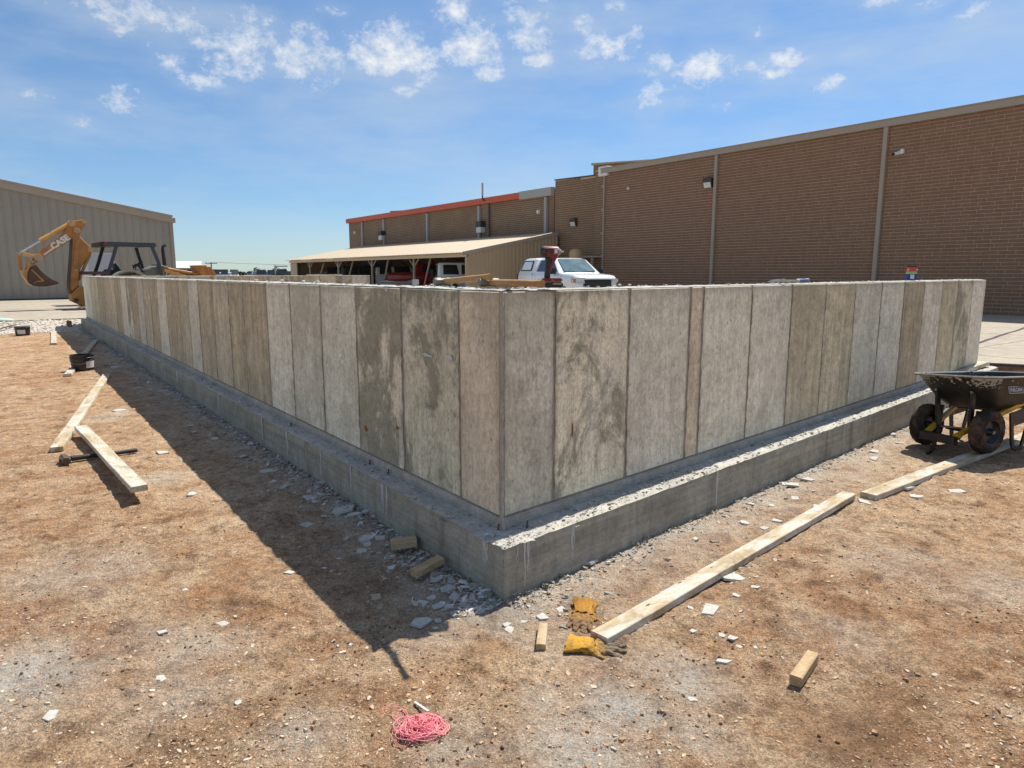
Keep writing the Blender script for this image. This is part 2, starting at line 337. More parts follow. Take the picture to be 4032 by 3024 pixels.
simple('rubber_muddy', (.035, .029, .024), .9, var=.35, scale=14, bmp=.5, dirt=(.19, .125, .08), dirt_amt=.75, spec=.15)
simple('barrow_black', (.022, .021, .020), .5, var=.35, scale=9, bmp=.2, dirt=(.11, .098, .082), dirt_amt=.45, spec=.35)
simple('barrow_cement', (.40, .385, .35), .95, var=.25, scale=20, bmp=.8)
simple('leg_black', (.014, .014, .014), .45, var=.3, scale=12, dirt=(.12, .105, .09), dirt_amt=.25)
simple('yellow_tube', (.62, .36, .02), .42, var=.12, scale=9, dirt=(.30, .24, .15), dirt_amt=.7)
simple('rim_black', (.012, .014, .02), .35, var=.3, scale=9)
simple('bucket_black', (.014, .015, .016), .38, var=.25, scale=9, dirt=(.10, .09, .08), dirt_amt=.35)
simple('label_white', (.66, .66, .68), .6, var=.12, scale=30)
def mat_glove(name, col, worn, x0, x1):
    m, t, b = new_mat(name); o = nd(t, 'TexCoord').outputs['Object']
    n = noi(t, o, 30, 7, .72, .5); c = mix(t, 1.0, col, ramp(t, n, [(.3, .6), (.7, 1.2)]), 'MULTIPLY')
    x = nd(t, 'SeparateXYZ', {0: o}).outputs[0]; k = mth(t, 'DIVIDE', mth(t, 'SUBTRACT', mth(t, 'MULTIPLY_ADD', n, .09, x), x0 + .045), x1 - x0, clamp=True)
    c = mix(t, k, c, worn); c = mix(t, ramp(t, noi(t, o, 42, 7, .8, .4), [(.48, 0), (.62, .85)]), c, (.20, .125, .065))
    setc(b, t, 'Base Color', c); b.inputs['Roughness'].default_value = .9; b.inputs['Specular IOR Level'].default_value = .15
    bump(t, b, noi(t, o, 110, 5, .7), .8, .003)
mat_glove('glove_yellow', (.60, .32, .045), (.21, .165, .12), -.03, .05)
mat_glove('glove_worn', (.46, .225, .04), (.25, .16, .09), -.03, .06)
simple('glove_inside', (.10, .055, .02), .9, var=.3, scale=26, spec=.1)
simple('string_pink', (.90, .27, .32), .75, var=.25, scale=30, dirt=(.88, .42, .38), dirt_amt=.8)
simple('tool_red', (.20, .014, .018), .45, var=.25, scale=40, dirt=(.16, .10, .085), dirt_amt=.6)
simple('tool_black', (.02, .019, .019), .6, var=.3, scale=40, bmp=.2, dirt=(.10, .08, .07), dirt_amt=.4)
simple('tool_grey', (.30, .28, .25), .5, metal=.3, var=.25, scale=40)
simple('tool_blue', (.02, .045, .20), .5, var=.2, scale=40)
simple('grip_grey', (.35, .38, .43), .6, var=.2, scale=40)
simple('bar_navy', (.03, .038, .05), .55, var=.3, scale=30, dirt=(.16, .16, .16), dirt_amt=.4)
simple('pack_red', (.52, .07, .035), .5, var=.1, scale=60)
simple('pack_green', (.30, .50, .09), .5, var=.1, scale=60)
simple('pack_blue', (.012, .03, .30), .5, var=.1, scale=60)
simple('tank_tan', (.47, .33, .16), .6, var=.1, scale=3, dirt=(.38, .24, .11), dirt_amt=.3)
simple('bark', (.12, .085, .06), .9, var=.3, scale=5)
simple('leaf', (.045, .075, .032), .7, var=.4, scale=2)
simple('pole_wood', (.13, .10, .08), .9, var=.2)
simple('wire_black', (.03, .03, .03), .6)
simple('bank_dirt', (.20, .115, .066), .95, var=.35, scale=5, bmp=1.0, dirt=(.33, .22, .14), dirt_amt=.7, spec=.1)
simple('amber', (.55, .16, .03), .25, var=.05)
simple('taillight', (.30, .01, .012), .25, var=.05)
simple('mint_plastic', (.38, .56, .46), .6, var=.1)
simple('wire_shadow_dark', (.06, .055, .05), .9, var=.2)  # dark tone standing in for the wire's shadow on the apron
simple('rust_stain', (.27, .10, .03), .9, var=.3, scale=30)

# ------------------------------------------------------------------ mesh helpers
class MB:
    def __init__(s): s.v = []; s.f = []
    def add(s, vs, fs):
        o = len(s.v); s.v += [Vector(p) for p in vs]; s.f += [tuple(i + o for i in f) for f in fs]; return s
    def box(s, a, b, bev=0.0):
        (x0, y0, z0), (x1, y1, z1) = a, b
        if bev <= 0:
            return s.add([(x0, y0, z0), (x1, y0, z0), (x1, y1, z0), (x0, y1, z0), (x0, y0, z1), (x1, y0, z1), (x1, y1, z1), (x0, y1, z1)],
                         [(3, 2, 1, 0), (4, 5, 6, 7), (0, 1, 5, 4), (1, 2, 6, 5), (2, 3, 7, 6), (3, 0, 4, 7)])
        bm = bmesh.new(); bmesh.ops.create_cube(bm, size=1.0)
        for v in bm.verts: v.co = Vector((x0 + (v.co.x + .5) * (x1 - x0), y0 + (v.co.y + .5) * (y1 - y0), z0 + (v.co.z + .5) * (z1 - z0)))
        bmesh.ops.bevel(bm, geom=bm.edges[:], offset=bev, segments=2, affect='EDGES')
        s.addbm(bm); return s
    def addbm(s, bm, M=None):
        bm.verts.ensure_lookup_table(); bm.verts.index_update()
        s.add([(M @ v.co) if M else v.co.copy() for v in bm.verts], [[v.index for v in f.verts] for f in bm.faces]); bm.free(); return s
    def prism(s, poly, d0, d1, ax='y'):
        # poly in (x,z) [ax y], (x,y) [ax z] or (y,z) [ax x]
        n = len(poly)
        def P(p, d): return {'y': (p[0], d, p[1]), 'z': (p[0], p[1], d), 'x': (d, p[0], p[1])}[ax]
        a = [P(p, d0) for p in poly] + [P(p, d1) for p in poly]
        fs = [tuple(range(n))[::-1], tuple(range(n, 2 * n))] + [(i, (i + 1) % n, n + (i + 1) % n, n + i) for i in range(n)]
        return s.add(a, fs)
    def cyl(s, p0, p1, r0, r1=None, n=12, cap=True):
        p0, p1 = Vector(p0), Vector(p1); r1 = r0 if r1 is None else r1
        q = (p1 - p0).normalized().to_track_quat('Z', 'Y')
        a = [p0 + q @ Vector((math.cos(2 * math.pi * i / n) * r0, math.sin(2 * math.pi * i / n) * r0, 0)) for i in range(n)]
        b = [p1 + q @ Vector((math.cos(2 * math.pi * i / n) * r1, math.sin(2 * math.pi * i / n) * r1, 0)) for i in range(n)]
        fs = [(i, (i + 1) % n, n + (i + 1) % n, n + i) for i in range(n)]
        if cap: fs += [tuple(range(n))[::-1], tuple(range(n, 2 * n))]
        return s.add(a + b, fs)
    def bar(s, p0, p1, w, h, up=(0, 0, 1)):
        p0, p1 = Vector(p0), Vector(p1); d = (p1 - p0).normalized(); x = d.cross(Vector(up))
        if x.length < 1e-4: x = d.cross(Vector((0, 1, 0)))
        x.normalize(); y = x.cross(d).normalized()
        a = [p + x * (sx * w / 2) + y * (sy * h / 2) for p in (p0, p1) for sx, sy in ((-1, -1), (1, -1), (1, 1), (-1, 1))]
        return s.add(a, [(3, 2, 1, 0), (4, 5, 6, 7), (0, 1, 5, 4), (1, 2, 6, 5), (2, 3, 7, 6), (3, 0, 4, 7)])
    def tube(s, path, r, n=6, closed=False):
        path = [Vector(p) for p in path]; m = len(path); o = len(s.v); vs = []; up = Vector((0.13, .2, 1)).normalized()
        for i, p in enumerate(path):
            a = path[i - 1] if (i > 0 or closed) else p; b = path[(i + 1) % m] if (i < m - 1 or closed) else p
            d = (b - a); d = d.normalized() if d.length > 1e-9 else Vector((1, 0, 0))
            x = d.cross(up); x = x.normalized() if x.length > 1e-3 else Vector((1, 0, 0)); y = x.cross(d)
            rr = r[i] if isinstance(r, (list, tuple)) else r
            vs += [p + (x * math.cos(2 * math.pi * k / n) + y * math.sin(2 * math.pi * k / n)) * rr for k in range(n)]
        fs = []
        for i in range(m - (0 if closed else 1)):
            j = (i + 1) % m
            fs += [(i * n + k, i * n + (k + 1) % n, j * n + (k + 1) % n, j * n + k) for k in range(n)]
        if not closed: fs += [tuple(range(n))[::-1], tuple(range((m - 1) * n, m * n))]
        return s.add(vs, fs)
    def lathe(s, prof, n=20, M=None, closed=False):
        # prof (r,z) around z
        vs = []; m = len(prof)
        for r, z in prof:
            vs += [Vector((r * math.cos(2 * math.pi * k / n), r * math.sin(2 * math.pi * k / n), z)) for k in range(n)]
        if M: vs = [M @ v for v in vs]
        fs = [(i * n + k, i * n + (k + 1) % n, ((i + 1) % m) * n + (k + 1) % n, ((i + 1) % m) * n + k) for i in range(m if closed else m - 1) for k in range(n)]
        if not closed: fs += [tuple(range(n))[::-1], tuple(range((m - 1) * n, m * n))]
        return s.add(vs, fs)
    def loft(s, rings, cap=True):
        n = len(rings[0]); m = len(rings); vs = [Vector(p) for r in rings for p in r]
        fs = [(i * n + k, i * n + (k + 1) % n, (i + 1) * n + (k + 1) % n, (i + 1) * n + k) for i in range(m - 1) for k in range(n)]
        if cap: fs += [tuple(range(n))[::-1], tuple(range((m - 1) * n, m * n))]
        return s.add(vs, fs)
    def build(s, name, mat, parent=None, M=None, smooth=False, world=False, fix=True):
        me = bpy.data.meshes.new(name); vs = s.v
        if M is not None: vs = [M @ v for v in vs]
        if world and parent is not None:
            I = parent.matrix_basis.inverted(); vs = [I @ v for v in vs]
        me.from_pydata([tuple(v) for v in vs], [], s.f)
        if fix:
            bm = bmesh.new(); bm.from_mesh(me); bmesh.ops.recalc_face_normals(bm, faces=bm.faces[:]); bm.to_mesh(me); bm.free()
        me.materials.append(MATS[mat])
        if smooth:
            me.polygons.foreach_set('use_smooth', [True] * len(me.polygons))
            try: me.set_sharp_from_angle(angle=R(smooth if smooth is not True else 40))
            except Exception: pass
        o = bpy.data.objects.new(name, me); COL.objects.link(o)
        if parent is not None: o.parent = parent
        return o
def tag(o, label, cat, group=None, kind=None):
    if label: o['label'] = label
    if cat: o['category'] = cat
    if group: o['group'] = group
    if kind: o['kind'] = kind
    return o
def thing(name, label, cat, loc=(0, 0, 0), rz=0.0, group=None):
    o = bpy.data.objects.new(name, None); COL.objects.link(o)
    o.location = loc; o.rotation_euler = (0, 0, rz)
    o.matrix_basis = Matrix.Translation(Vector(loc)) @ Matrix.Rotation(rz, 4, 'Z')
    o.empty_display_size = .1
    return tag(o, label, cat, group)
def recentre(o):
    me = o.data; c = Vector(); zmin = min(v.co.z for v in me.vertices)
    for v in me.vertices: c += v.co
    c /= len(me.vertices); c.z = zmin
    me.transform(Matrix.Translation(-c)); o.location = c; return o
def text_mesh(txt, size, thick, bold=0.0, shear=0.0):
    cu = bpy.data.curves.new('lettering', 'FONT'); cu.body = txt; cu.size = size; cu.extrude = thick; cu.offset = bold; cu.shear = shear
    cu.align_x = 'CENTER'; cu.align_y = 'CENTER'; cu.resolution_u = 2
    ob = bpy.data.objects.new('lettering', cu); COL.objects.link(ob)
    dg = bpy.context.evaluated_depsgraph_get(); me = bpy.data.meshes.new_from_object(ob.evaluated_get(dg))
    bpy.data.objects.remove(ob); bpy.data.curves.remove(cu); return me
def text_part(name, txt, size, thick, mat, parent, M, bold=0.0, shear=0.0):
    me = text_mesh(txt, size, thick, bold, shear); me.transform(M); me.materials.clear(); me.materials.append(MATS[mat])
    o = bpy.data.objects.new(name, me); COL.objects.link(o); o.parent = parent; return o
def ang(v): return math.atan2(v.y, v.x)
def remesh(name, mat, build_fn, voxel, smooth_it=3):
    mb = MB(); build_fn(mb)
    o = mb.build(name, mat); md = o.modifiers.new('r', 'REMESH'); md.mode = 'VOXEL'; md.voxel_size = voxel
    sm = o.modifiers.new('s', 'SMOOTH'); sm.iterations = smooth_it; sm.factor = .5
    dg = bpy.context.evaluated_depsgraph_get(); me = bpy.data.meshes.new_from_object(o.evaluated_get(dg))
    old = o.data; o.modifiers.clear(); o.data = me; bpy.data.meshes.remove(old)
    me.polygons.foreach_set('use_smooth', [True] * len(me.polygons))
    if not me.materials: me.materials.append(MATS[mat])
    return o

# ------------------------------------------------------------------ ground
OL, OR_ = 0.15, 0.20                     # how far the footing stands out of the wall
def foot_dist(p):
    a = p - A; dl = a.dot(nL) - OL; dr = a.dot(nR) - OR_
    sl = a.dot(dL); sr = a.dot(dR); best = 9.0
    if dl > 0 and -.4 < sl < LL + .3: best = min(best, dl)
    if dr > 0 and -.4 < sr < LR + .3: best = min(best, dr)
    return best
BLOBS = [(onz(2480, 2790), .20, 1.0), (onz(2680, 2680), .16, .9), (onz(2300, 2960), .22, .9), (onz(2580, 2640), .16, .8), (onz(80, 2680), .28, 1.0), (onz(2750, 2900), .12, .6), (onz(2150, 2760), .10, .6), (onz(1800, 2960), .15, .5), (onz(330, 2250), .35, .45), (onz(700, 2720), .2, .5), (onz(3300, 2500), .2, .35),
         (onz(220, 2600), .2, .5), (onz(780, 2560), .18, .55), (onz(2330, 2580), .12, .4), (onz(1180, 2900), .12, .6), (onz(420, 1640), .25, .6), (onz(640, 1880), .2, .5),
         (onz(850, 1790), .15, .4), (onz(2900, 2000), .35, .5), (onz(3300, 1860), .4, .5), (onz(3500, 2200), .3, .4), (onz(600, 2500), .2, .4), (onz(1700, 2500), .15, .4), (onz(3900, 2300), .3, .35)]
DAMP = [(onz(3460, 2880), .17, 1.0), (onz(3330, 2950), .14, .9), (onz(3560, 2740), .12, .8), (onz(2350, 2480), .12, .6), (onz(700, 2950), .14, .8), (onz(3150, 2780), .12, .5), (onz(1650, 1950), .3, .35), (onz(1500, 2250), .3, .3), (onz(900, 2850), .10, .5), (onz(1250, 2750), .1, .5), (onz(1950, 2420), .15, .5)]
def make_ground():
    rings = [0.35, .6, .9, 1.2, 1.45]
    while rings[-1] < 9: rings.append(rings[-1] * 1.0042)
    while rings[-1] < 26: rings.append(rings[-1] * 1.0085)
    while rings[-1] < 4000: rings.append(rings[-1] * 1.12)
    angs = [R(90 + 43 - 86 * i / 400) for i in range(401)]
    angs += [R(90 - 43 - (360 - 86) * i / 40) for i in range(1, 40)]
    n = len(angs); vs = []; cols = []
    cs = [(math.cos(a), math.sin(a), i <= 400) for i, a in enumerate(angs)]
    for r in rings:
        for ca, sa, f in cs:
            x, y = r * ca, r * sa
            vs.append((x, y, gz(x, y, f)))
            if r < 40 and f:
                p = Vector((x, y, 0)); d = 0; w = 0
                for b, s, k in BLOBS:
                    q = (p - b).length_squared / (s * s)
                    if q < 8: d = max(d, k * math.exp(-q))
                for b, s, k in DAMP:
                    q = (p - b).length_squared / (s * s)
                    if q < 8: w = max(w, k * math.exp(-q))
                fd = foot_dist(p)
                if fd < 1.2: d = max(d, .85 * math.exp(-(fd / .33) ** 1.3))
                q = (p - CP).dot(nAway); g = sstep(-1.75, -1.35, q) if (p - A).dot(nL) > .1 else 0
                cols += [min(1, d), g, w, 1]
            else: cols += [0, 0, 0, 1]
    fs = [(i * n + k, i * n + (k + 1) % n, (i + 1) * n + (k + 1) % n, (i + 1) * n + k) for i in range(len(rings) - 1) for k in range(n)]
    c = len(vs); vs.append((0, 0, 0)); cols += [0, 0, 0, 1]; fs += [(c, (k + 1) % n, k) for k in range(n)]
    me = bpy.data.meshes.new('ground'); me.from_pydata(vs, [], fs)
    at = me.color_attributes.new('dust', 'FLOAT_COLOR', 'POINT'); at.data.foreach_set('color', cols)
    me.polygons.foreach_set('use_smooth', [True] * len(me.polygons)); me.materials.append(MATS['dirt'])
    me.update()
    if me.polygons[10].normal.z < 0: me.flip_normals()
    o = bpy.data.objects.new('ground', me); COL.objects.link(o); o['kind'] = 'structure'
make_ground()

# concrete apron behind the foundation: slabs with open joints over a dark bed
DD = C + dR * 9.0
def apron():
    e2 = dL; e1 = eP
    bankA = onz(3858, 1426, ZS); bankB = onz(4032, 1434, ZS); bd = (bankB - bankA).normalized()
    far = 120
    L0 = CP - dR * 60; pts = [L0, CP - dR * .2, C + dL * .55 + dR * .3, DD + dL * .55, DD + dR * .5 - dL * .3, B + dL * .5 + dR * .25, bankA, bankB + bd * 14,
          bankB + bd * 14 + Vector((70, 40, 0)), Vector((80, 110, 0)), Vector((-90, 110, 0))]
    mb = MB(); mb.prism([(p.x, p.y) for p in pts], -.2, ZS - .012, 'z'); bed = mb.build('apron', 'apron_joint'); bed['kind'] = 'structure'
    # slabs clipped to that outline
    import itertools
    poly = [Vector((p.x, p.y)) for p in pts]
    O = CP.copy(); SX, SY = 4.6, 3.6
    bm = bmesh.new(); f = bm.faces.new([bm.verts.new((p.x, p.y, 0)) for p in poly])
    xs = [-60 + SX * i for i in range(30)]
    ys = [-30 + SY * i for i in range(45)]
    ey = Vector((-dR.y, dR.x, 0))
    for a in xs:
        P = O + eP * (a + 1.3); bmesh.ops.bisect_plane(bm, geom=bm.verts[:] + bm.edges[:] + bm.faces[:], plane_co=P, plane_no=eP)
    for a in ys:
        P = O + dL * (a + .7); bmesh.ops.bisect_plane(bm, geom=bm.verts[:] + bm.edges[:] + bm.faces[:], plane_co=P, plane_no=dL)
    k = 0
    for f in list(bm.faces):
        c = f.calc_center_median()
        if c.length > 75: continue
        ps = [v.co.copy() for v in f.verts]
        if f.normal.z < 0: ps = ps[::-1]
        # inset by 9 mm for the joint
        n = len(ps); q = []
        for i in range(n):
            a, b_, d = ps[i - 1], ps[i], ps[(i + 1) % n]
            u, w = (b_ - a).normalized(), (d - b_).normalized(); nn = Vector((-u.y, u.x, 0)) + Vector((-w.y, w.x, 0))
            q.append(b_ + (nn.normalized() * .012 if nn.length > 1e-6 else nn))
        m2 = MB(); m2.prism([(p.x - c.x, p.y - c.y) for p in q], -.02, 0.0, 'z')
        o = m2.build('slab', 'apron', bed); o.location = (c.x, c.y, ZS + random.uniform(-.003, .002))
    bm.free()
    # diagonal dark strip, drawn in as the shadow of an overhead wire
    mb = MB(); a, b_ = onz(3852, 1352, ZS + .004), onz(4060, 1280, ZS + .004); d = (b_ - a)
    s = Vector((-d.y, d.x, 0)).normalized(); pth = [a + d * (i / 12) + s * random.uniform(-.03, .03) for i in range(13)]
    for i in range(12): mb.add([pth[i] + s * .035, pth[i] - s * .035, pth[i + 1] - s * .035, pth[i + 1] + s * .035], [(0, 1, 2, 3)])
    mb.build('wire_shadow_strip', 'wire_shadow_dark', bed)
    # cut bank below the slab
    mb = MB(); n = 40; rows = 7; vs = []
    for i in range(n + 1):
        p = bankA - bd * 1.0 + bd * (9.0 * i / n)
        w = Vector((-bd.y, bd.x, 0)) * -1
        for j in range(rows + 1):
            t = j / rows; z = (ZS - .03) * (1 - t) - .02 * t; o_ = .05 + .16 * t + .05 * noise.noise(Vector((p.x * 3, p.y * 3, t * 2)))
            vs.append(p + w * o_ + Vector((0, 0, z - ZS + (.03 * noise.noise(p * 5) if j == 0 else 0))))
    mb.add(vs, [(i * (rows + 1) + j, (i + 1) * (rows + 1) + j, (i + 1) * (rows + 1) + j + 1, i * (rows + 1) + j + 1) for i in range(n) for j in range(rows)])
    o = mb.build('bank', 'bank_dirt', smooth=60); o['kind'] = 'structure'
apron()

# ------------------------------------------------------------------ foundation
FND = thing('foundation_wall', 'cast concrete foundation wall with vertical form joints on a wide footing', 'wall', (A.x, A.y, 0))
def side_frame(P, d):                    # local x along d, local y outwards/inwards, world matrix
    return Matrix(((d.x, -d.y, 0, P.x), (d.y, d.x, 0, P.y), (0, 0, 1, P.z), (0, 0, 0, 1)))
TONE = {'g': (0.583, 0.556, 0.447), 'l': (0.654, 0.621, 0.507), 'c': (0.665, 0.621, 0.474), 't': (0.556, 0.496, 0.349), 'b': (0.480, 0.414, 0.278), 'd': (0.534, 0.507, 0.382), 'p': (0.610, 0.518, 0.387), 'v': (0.589, 0.550, 0.458)}
PROP = {'g': (.25, .15, .25), 'l': (.15, .08, .3), 'c': (1.0, .3, .55), 't': (.3, .75, .25), 'b': (.35, .95, .2), 'd': (1.0, .3, .7), 'p': (.15, .35, .2), 'v': (.35, .1, .15)}
def panels(P, d, out, segs, z0, z1, name='panel'):
    # segs (s0, s1, tone); out = unit vector out of the face
    for s0, s1, tn in segs:
        w = (s1 - s0) - .008; cx = (s0 + s1) / 2; ht = z1 - z0 - .012
        mb = MB(); b = .004; t = .012
        x0, x1 = -w / 2, w / 2
        mb.add([(x0, 0, 0), (x1, 0, 0), (x1, 0, ht), (x0, 0, ht), (x0 + b, t, b), (x1 - b, t, b), (x1 - b, t, ht - b), (x0 + b, t, ht - b)],
               [(4, 5, 6, 7), (0, 1, 5, 4), (1, 2, 6, 5), (2, 3, 7, 6), (3, 0, 4, 7), (0, 3, 2, 1)])
        q = P + d * cx; dep = random.uniform(-.0025, .0025)
        M = Matrix(((d.x, out.x, 0, q.x + out.x * dep), (d.y, out.y, 0, q.y + out.y * dep), (0, 0, 1, z0 + .006), (0, 0, 0, 1)))
        o = mb.build(name, 'cast_concrete', FND); o.matrix_basis = FND.matrix_basis.inverted() @ M
        kk = random.uniform(.93, 1.06); j = lambda c: c * kk * random.uniform(.985, 1.015)
        o.color = (j(TONE[tn][0]), j(TONE[tn][1]), j(TONE[tn][2]), 1)
        o['blotch'], o['streak'], o['pale'] = [float(x) for x in PROP[tn]]; o['wide'] = float(w); o['high'] = float(ht)
def s_of(px, P, d, py=1110): return onplane(px, py, P, d)[0]
LX = [1978, 1812.5, 1583, 1404, 1263, 1143.7, 1050, 958, 900, 836, 780, 741, 705, 653, 619, 590, 563, 540, 515, 497, 475, 452, 429, 409, 384, 357]
LT = 'pdcgglbbtbgtblbtvbclbttbtl'
RX = [2181, 2475, 2716, 2767, 2959, 3117, 3250, 3367, 3471, 3560, 3638, 3709, 3771, 3828]
RT = 'vclpllttglbvtdl'
sl = [0.0] + [s_of(x, A, dL) for x in LX[1:]] + [LL]
sr = [0.0] + [s_of(x, A, dR) for x in RX] + [LR]
ZK = ZF + .055
panels(A, dL, nL, [(sl[i], sl[i + 1], LT[i]) for i in range(len(sl) - 1)], ZK, ZT - .004)
panels(A, dR, nR, [(sr[i], sr[i + 1], RT[i]) for i in range(len(sr) - 1)], ZK, ZT - .004)
# inner faces of the far wall
segs = [(i * .61 + .3, min((i + 1) * .61 + .3, 8.9), random.choice('tgdtc')) for i in range(15)]
panels(C - nAway * TH, dR, -nAway, [s for s in segs if s[1] > s[0]], ZK, ZT - .004)
# wall cores (long, right and far arm) with a rough trowelled top
def core(P, d, inn, L, nm, dz=0.0, sk=0.0):
    # sk: how far the inner edge starts ahead of the outer one
    mb = MB(); n = int(L / .06); k = 6; vs = []
    for i in range(n + 1):
        for j in range(k + 1):
            a0 = sk * j / k; p = P + d * (a0 + (L - a0) * i / n) + inn * (TH * j / k)
            z = ZT + (.005 * noise.noise(p * 9) + .003 * noise.noise(p * 31)) * (1 if 0 < j < k else .6) - (.004 if j in (0, k) else 0) + dz
            vs.append((p.x, p.y, z))
    fs = [(i * (k + 1) + j, (i + 1) * (k + 1) + j, (i + 1) * (k + 1) + j + 1, i * (k + 1) + j + 1) for i in range(n) for j in range(k)]
    mb.add(vs, fs)
    mb.build('wall_top', 'wall_top', FND, world=True, smooth=True)
    m2 = MB(); a, b_, c_, e_ = P, P + d * L, P + d * L + inn * TH, P + inn * TH + d * sk
    m2.add([(p.x, p.y, z) for z in (ZF - .1, ZT - .006) for p in (a, b_, c_, e_)], [(3, 2, 1, 0), (4, 5, 6, 7), (0, 1, 5, 4), (1, 2, 6, 5), (2, 3, 7, 6), (3, 0, 4, 7)])
    m2.build('wall_core', 'joint_concrete', FND, world=True)
SKW = TH / dR.dot(-nL)
core(A, dL, -nL, LL + .012, 'l', sk=(A + dR * SKW - A + nL * TH).dot(dL))
core(A + dR * SKW, dR, -nR, LR - SKW, 'r', -.003, sk=-(dL * (TH / dL.dot(-nR)) + nR * TH).dot(dR) * 0 + .0)
core(C, dR, -nAway, 9.0, 'f')
# fins of paste that squeezed through the form joints
def fin(P, d, out, s, w=.0055, dep=.0155, dbl=False):
    mb = MB()
    for o_ in ((-.007, .007) if dbl else (0,)):
        vs = []; n = 26
        for i in range(n + 1):
            z = ZK + .01 + (ZT - ZK - .02) * i / n; p = P + d * (s + o_)
            ww = w * (.6 + .8 * random.random()); dd = dep * (.65 + .5 * random.random())
            for a_, b_ in ((-ww, 0), (-ww * .5, dd), (ww * .5, dd), (ww, 0)): vs.append(p + d * a_ + out * b_ + Vector((0, 0, z)))
        mb.add(vs, [(i * 4 + k, i * 4 + k + 1, i * 4 + k + 5, i * 4 + k + 4) for i in range(n) for k in range(3)])
    mb.build('joint_fin', 'joint_concrete', FND, world=True)
for s in sl[1:-1]: fin(A, dL, nL, s, dbl=s < 6)
for s in sr[1:-1]: fin(A, dR, nR, s, dbl=s < 4)
# thick bead on the outside corner
mb = MB(); vs = []; n = 30; ob = (nL + nR).normalized()
for i in range(n + 1):
    z = ZF - .01 + (ZT - ZF - .0) * i / n; r = .015 + .009 * random.random() + (.012 if i < 2 else 0)
    for k in range(7):
        a = math.pi * 2 * k / 7; vs.append(A + (nL + nR) * .010 + (dL * math.cos(a) + ob * math.sin(a)) * r + Vector((0, 0, z)))
mb.add(vs, [(i * 7 + k, i * 7 + (k + 1) % 7, (i + 1) * 7 + (k + 1) % 7, (i + 1) * 7 + k) for i in range(n) for k in range(7)])
mb.build('corner_bead', 'core_concrete', FND, world=True, smooth=True)
# kicker strip at the wall's foot
for P, d, out, L, nm in ((A, dL, nL, LL, 'l'), (A, dR, nR, LR, 'r')):
    mb = MB(); n = int(L / .12); vs = []
    for i in range(n + 1):
        p = P + d * (L * i / n); k = .004 * noise.noise(p * 6)
        for o_, z in ((.0, ZF - .02), (.028 + k, ZF - .02), (.022 + k, ZF + .03), (.012, ZK - .004), (0, ZK)): vs.append((p.x + out.x * o_, p.y + out.y * o_, z))
    mb.add(vs, [(i * 5 + k, i * 5 + k + 1, i * 5 + k + 6, i * 5 + k + 5) for i in range(n) for k in range(4)])
    mb.build('kicker', 'core_concrete', FND, world=True)
# footing: an L of two arms and the far arm, crumbly top edge
def mitre(o1, o2):                       # corner point at offsets o1 (left) / o2 (right)
    M2 = Matrix(((nL.x, nL.y), (nR.x, nR.y))).inverted(); q = M2 @ Vector((o1, o2)); return A + Vector((q.x, q.y, 0))
KO = mitre(OL, OR_); KI = mitre(0, 0)
def footing_arm(Po, d, out, L, off, endcap, cut=None):
    # outer vertical face, fine grid
    mb = MB(); n = int(L / .05); m = 7; vs = []
    for i in range(n + 1):
        p = Po + d * (L * i / n)
        for j in range(m + 1):
            z = -.12 + (ZF + .12) * j / m
            e = .004 * noise.noise(Vector((p.x * 5, p.y * 5, z * 9))) + .0015 * noise.noise(Vector((p.x * 31, p.y * 31, z * 40)))
            zz = z
            if j == m:
                r = noise.noise(p * 13) + .6 * noise.noise(p * 37); zz = ZF - .006 + .007 * r; e -= .004 + max(0, -r) * .008
            vs.append((p.x + out.x * e, p.y + out.y * e, zz))
    mb.add(vs, [(i * (m + 1) + j, (i + 1) * (m + 1) + j, (i + 1) * (m + 1) + j + 1, i * (m + 1) + j + 1) for i in range(n) for j in range(m)])
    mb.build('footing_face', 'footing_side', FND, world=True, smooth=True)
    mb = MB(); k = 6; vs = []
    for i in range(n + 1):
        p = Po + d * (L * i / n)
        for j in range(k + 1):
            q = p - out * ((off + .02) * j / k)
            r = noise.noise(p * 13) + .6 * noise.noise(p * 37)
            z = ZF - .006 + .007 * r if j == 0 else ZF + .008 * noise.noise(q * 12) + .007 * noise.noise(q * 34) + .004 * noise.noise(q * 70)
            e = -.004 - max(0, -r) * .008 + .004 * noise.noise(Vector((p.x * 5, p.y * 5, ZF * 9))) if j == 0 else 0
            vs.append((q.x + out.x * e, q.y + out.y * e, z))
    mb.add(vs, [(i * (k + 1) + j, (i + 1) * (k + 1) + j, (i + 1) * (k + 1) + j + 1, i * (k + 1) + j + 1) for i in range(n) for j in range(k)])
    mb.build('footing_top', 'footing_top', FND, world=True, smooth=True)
footing_arm(KO, dL, nL, LL + OL + .1, OL + .02, True)
footing_arm(KO, dR, nR, LR + .45, OR_ + .02, True)
# inner body and the ends
def slabbox(P, d, inn, L, W, z0, z1, nm, mat):
    mb = MB(); a, b_, c_, e_ = P, P + d * L, P + d * L + inn * W, P + inn * W
    mb.add([(p.x, p.y, z) for z in (z0, z1) for p in (a, b_, c_, e_)], [(3, 2, 1, 0), (4, 5, 6, 7), (0, 1, 5, 4), (1, 2, 6, 5), (2, 3, 7, 6), (3, 0, 4, 7)])
    mb.build(nm, mat, FND, world=True)
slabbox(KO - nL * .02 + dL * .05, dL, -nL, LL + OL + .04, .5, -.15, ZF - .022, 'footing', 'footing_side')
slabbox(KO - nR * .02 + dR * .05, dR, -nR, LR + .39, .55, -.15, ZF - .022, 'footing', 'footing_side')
slabbox(C + nAway * .15, dR, -nAway, 9.1, .5, -.15, ZF - .03, 'footing', 'footing_side')
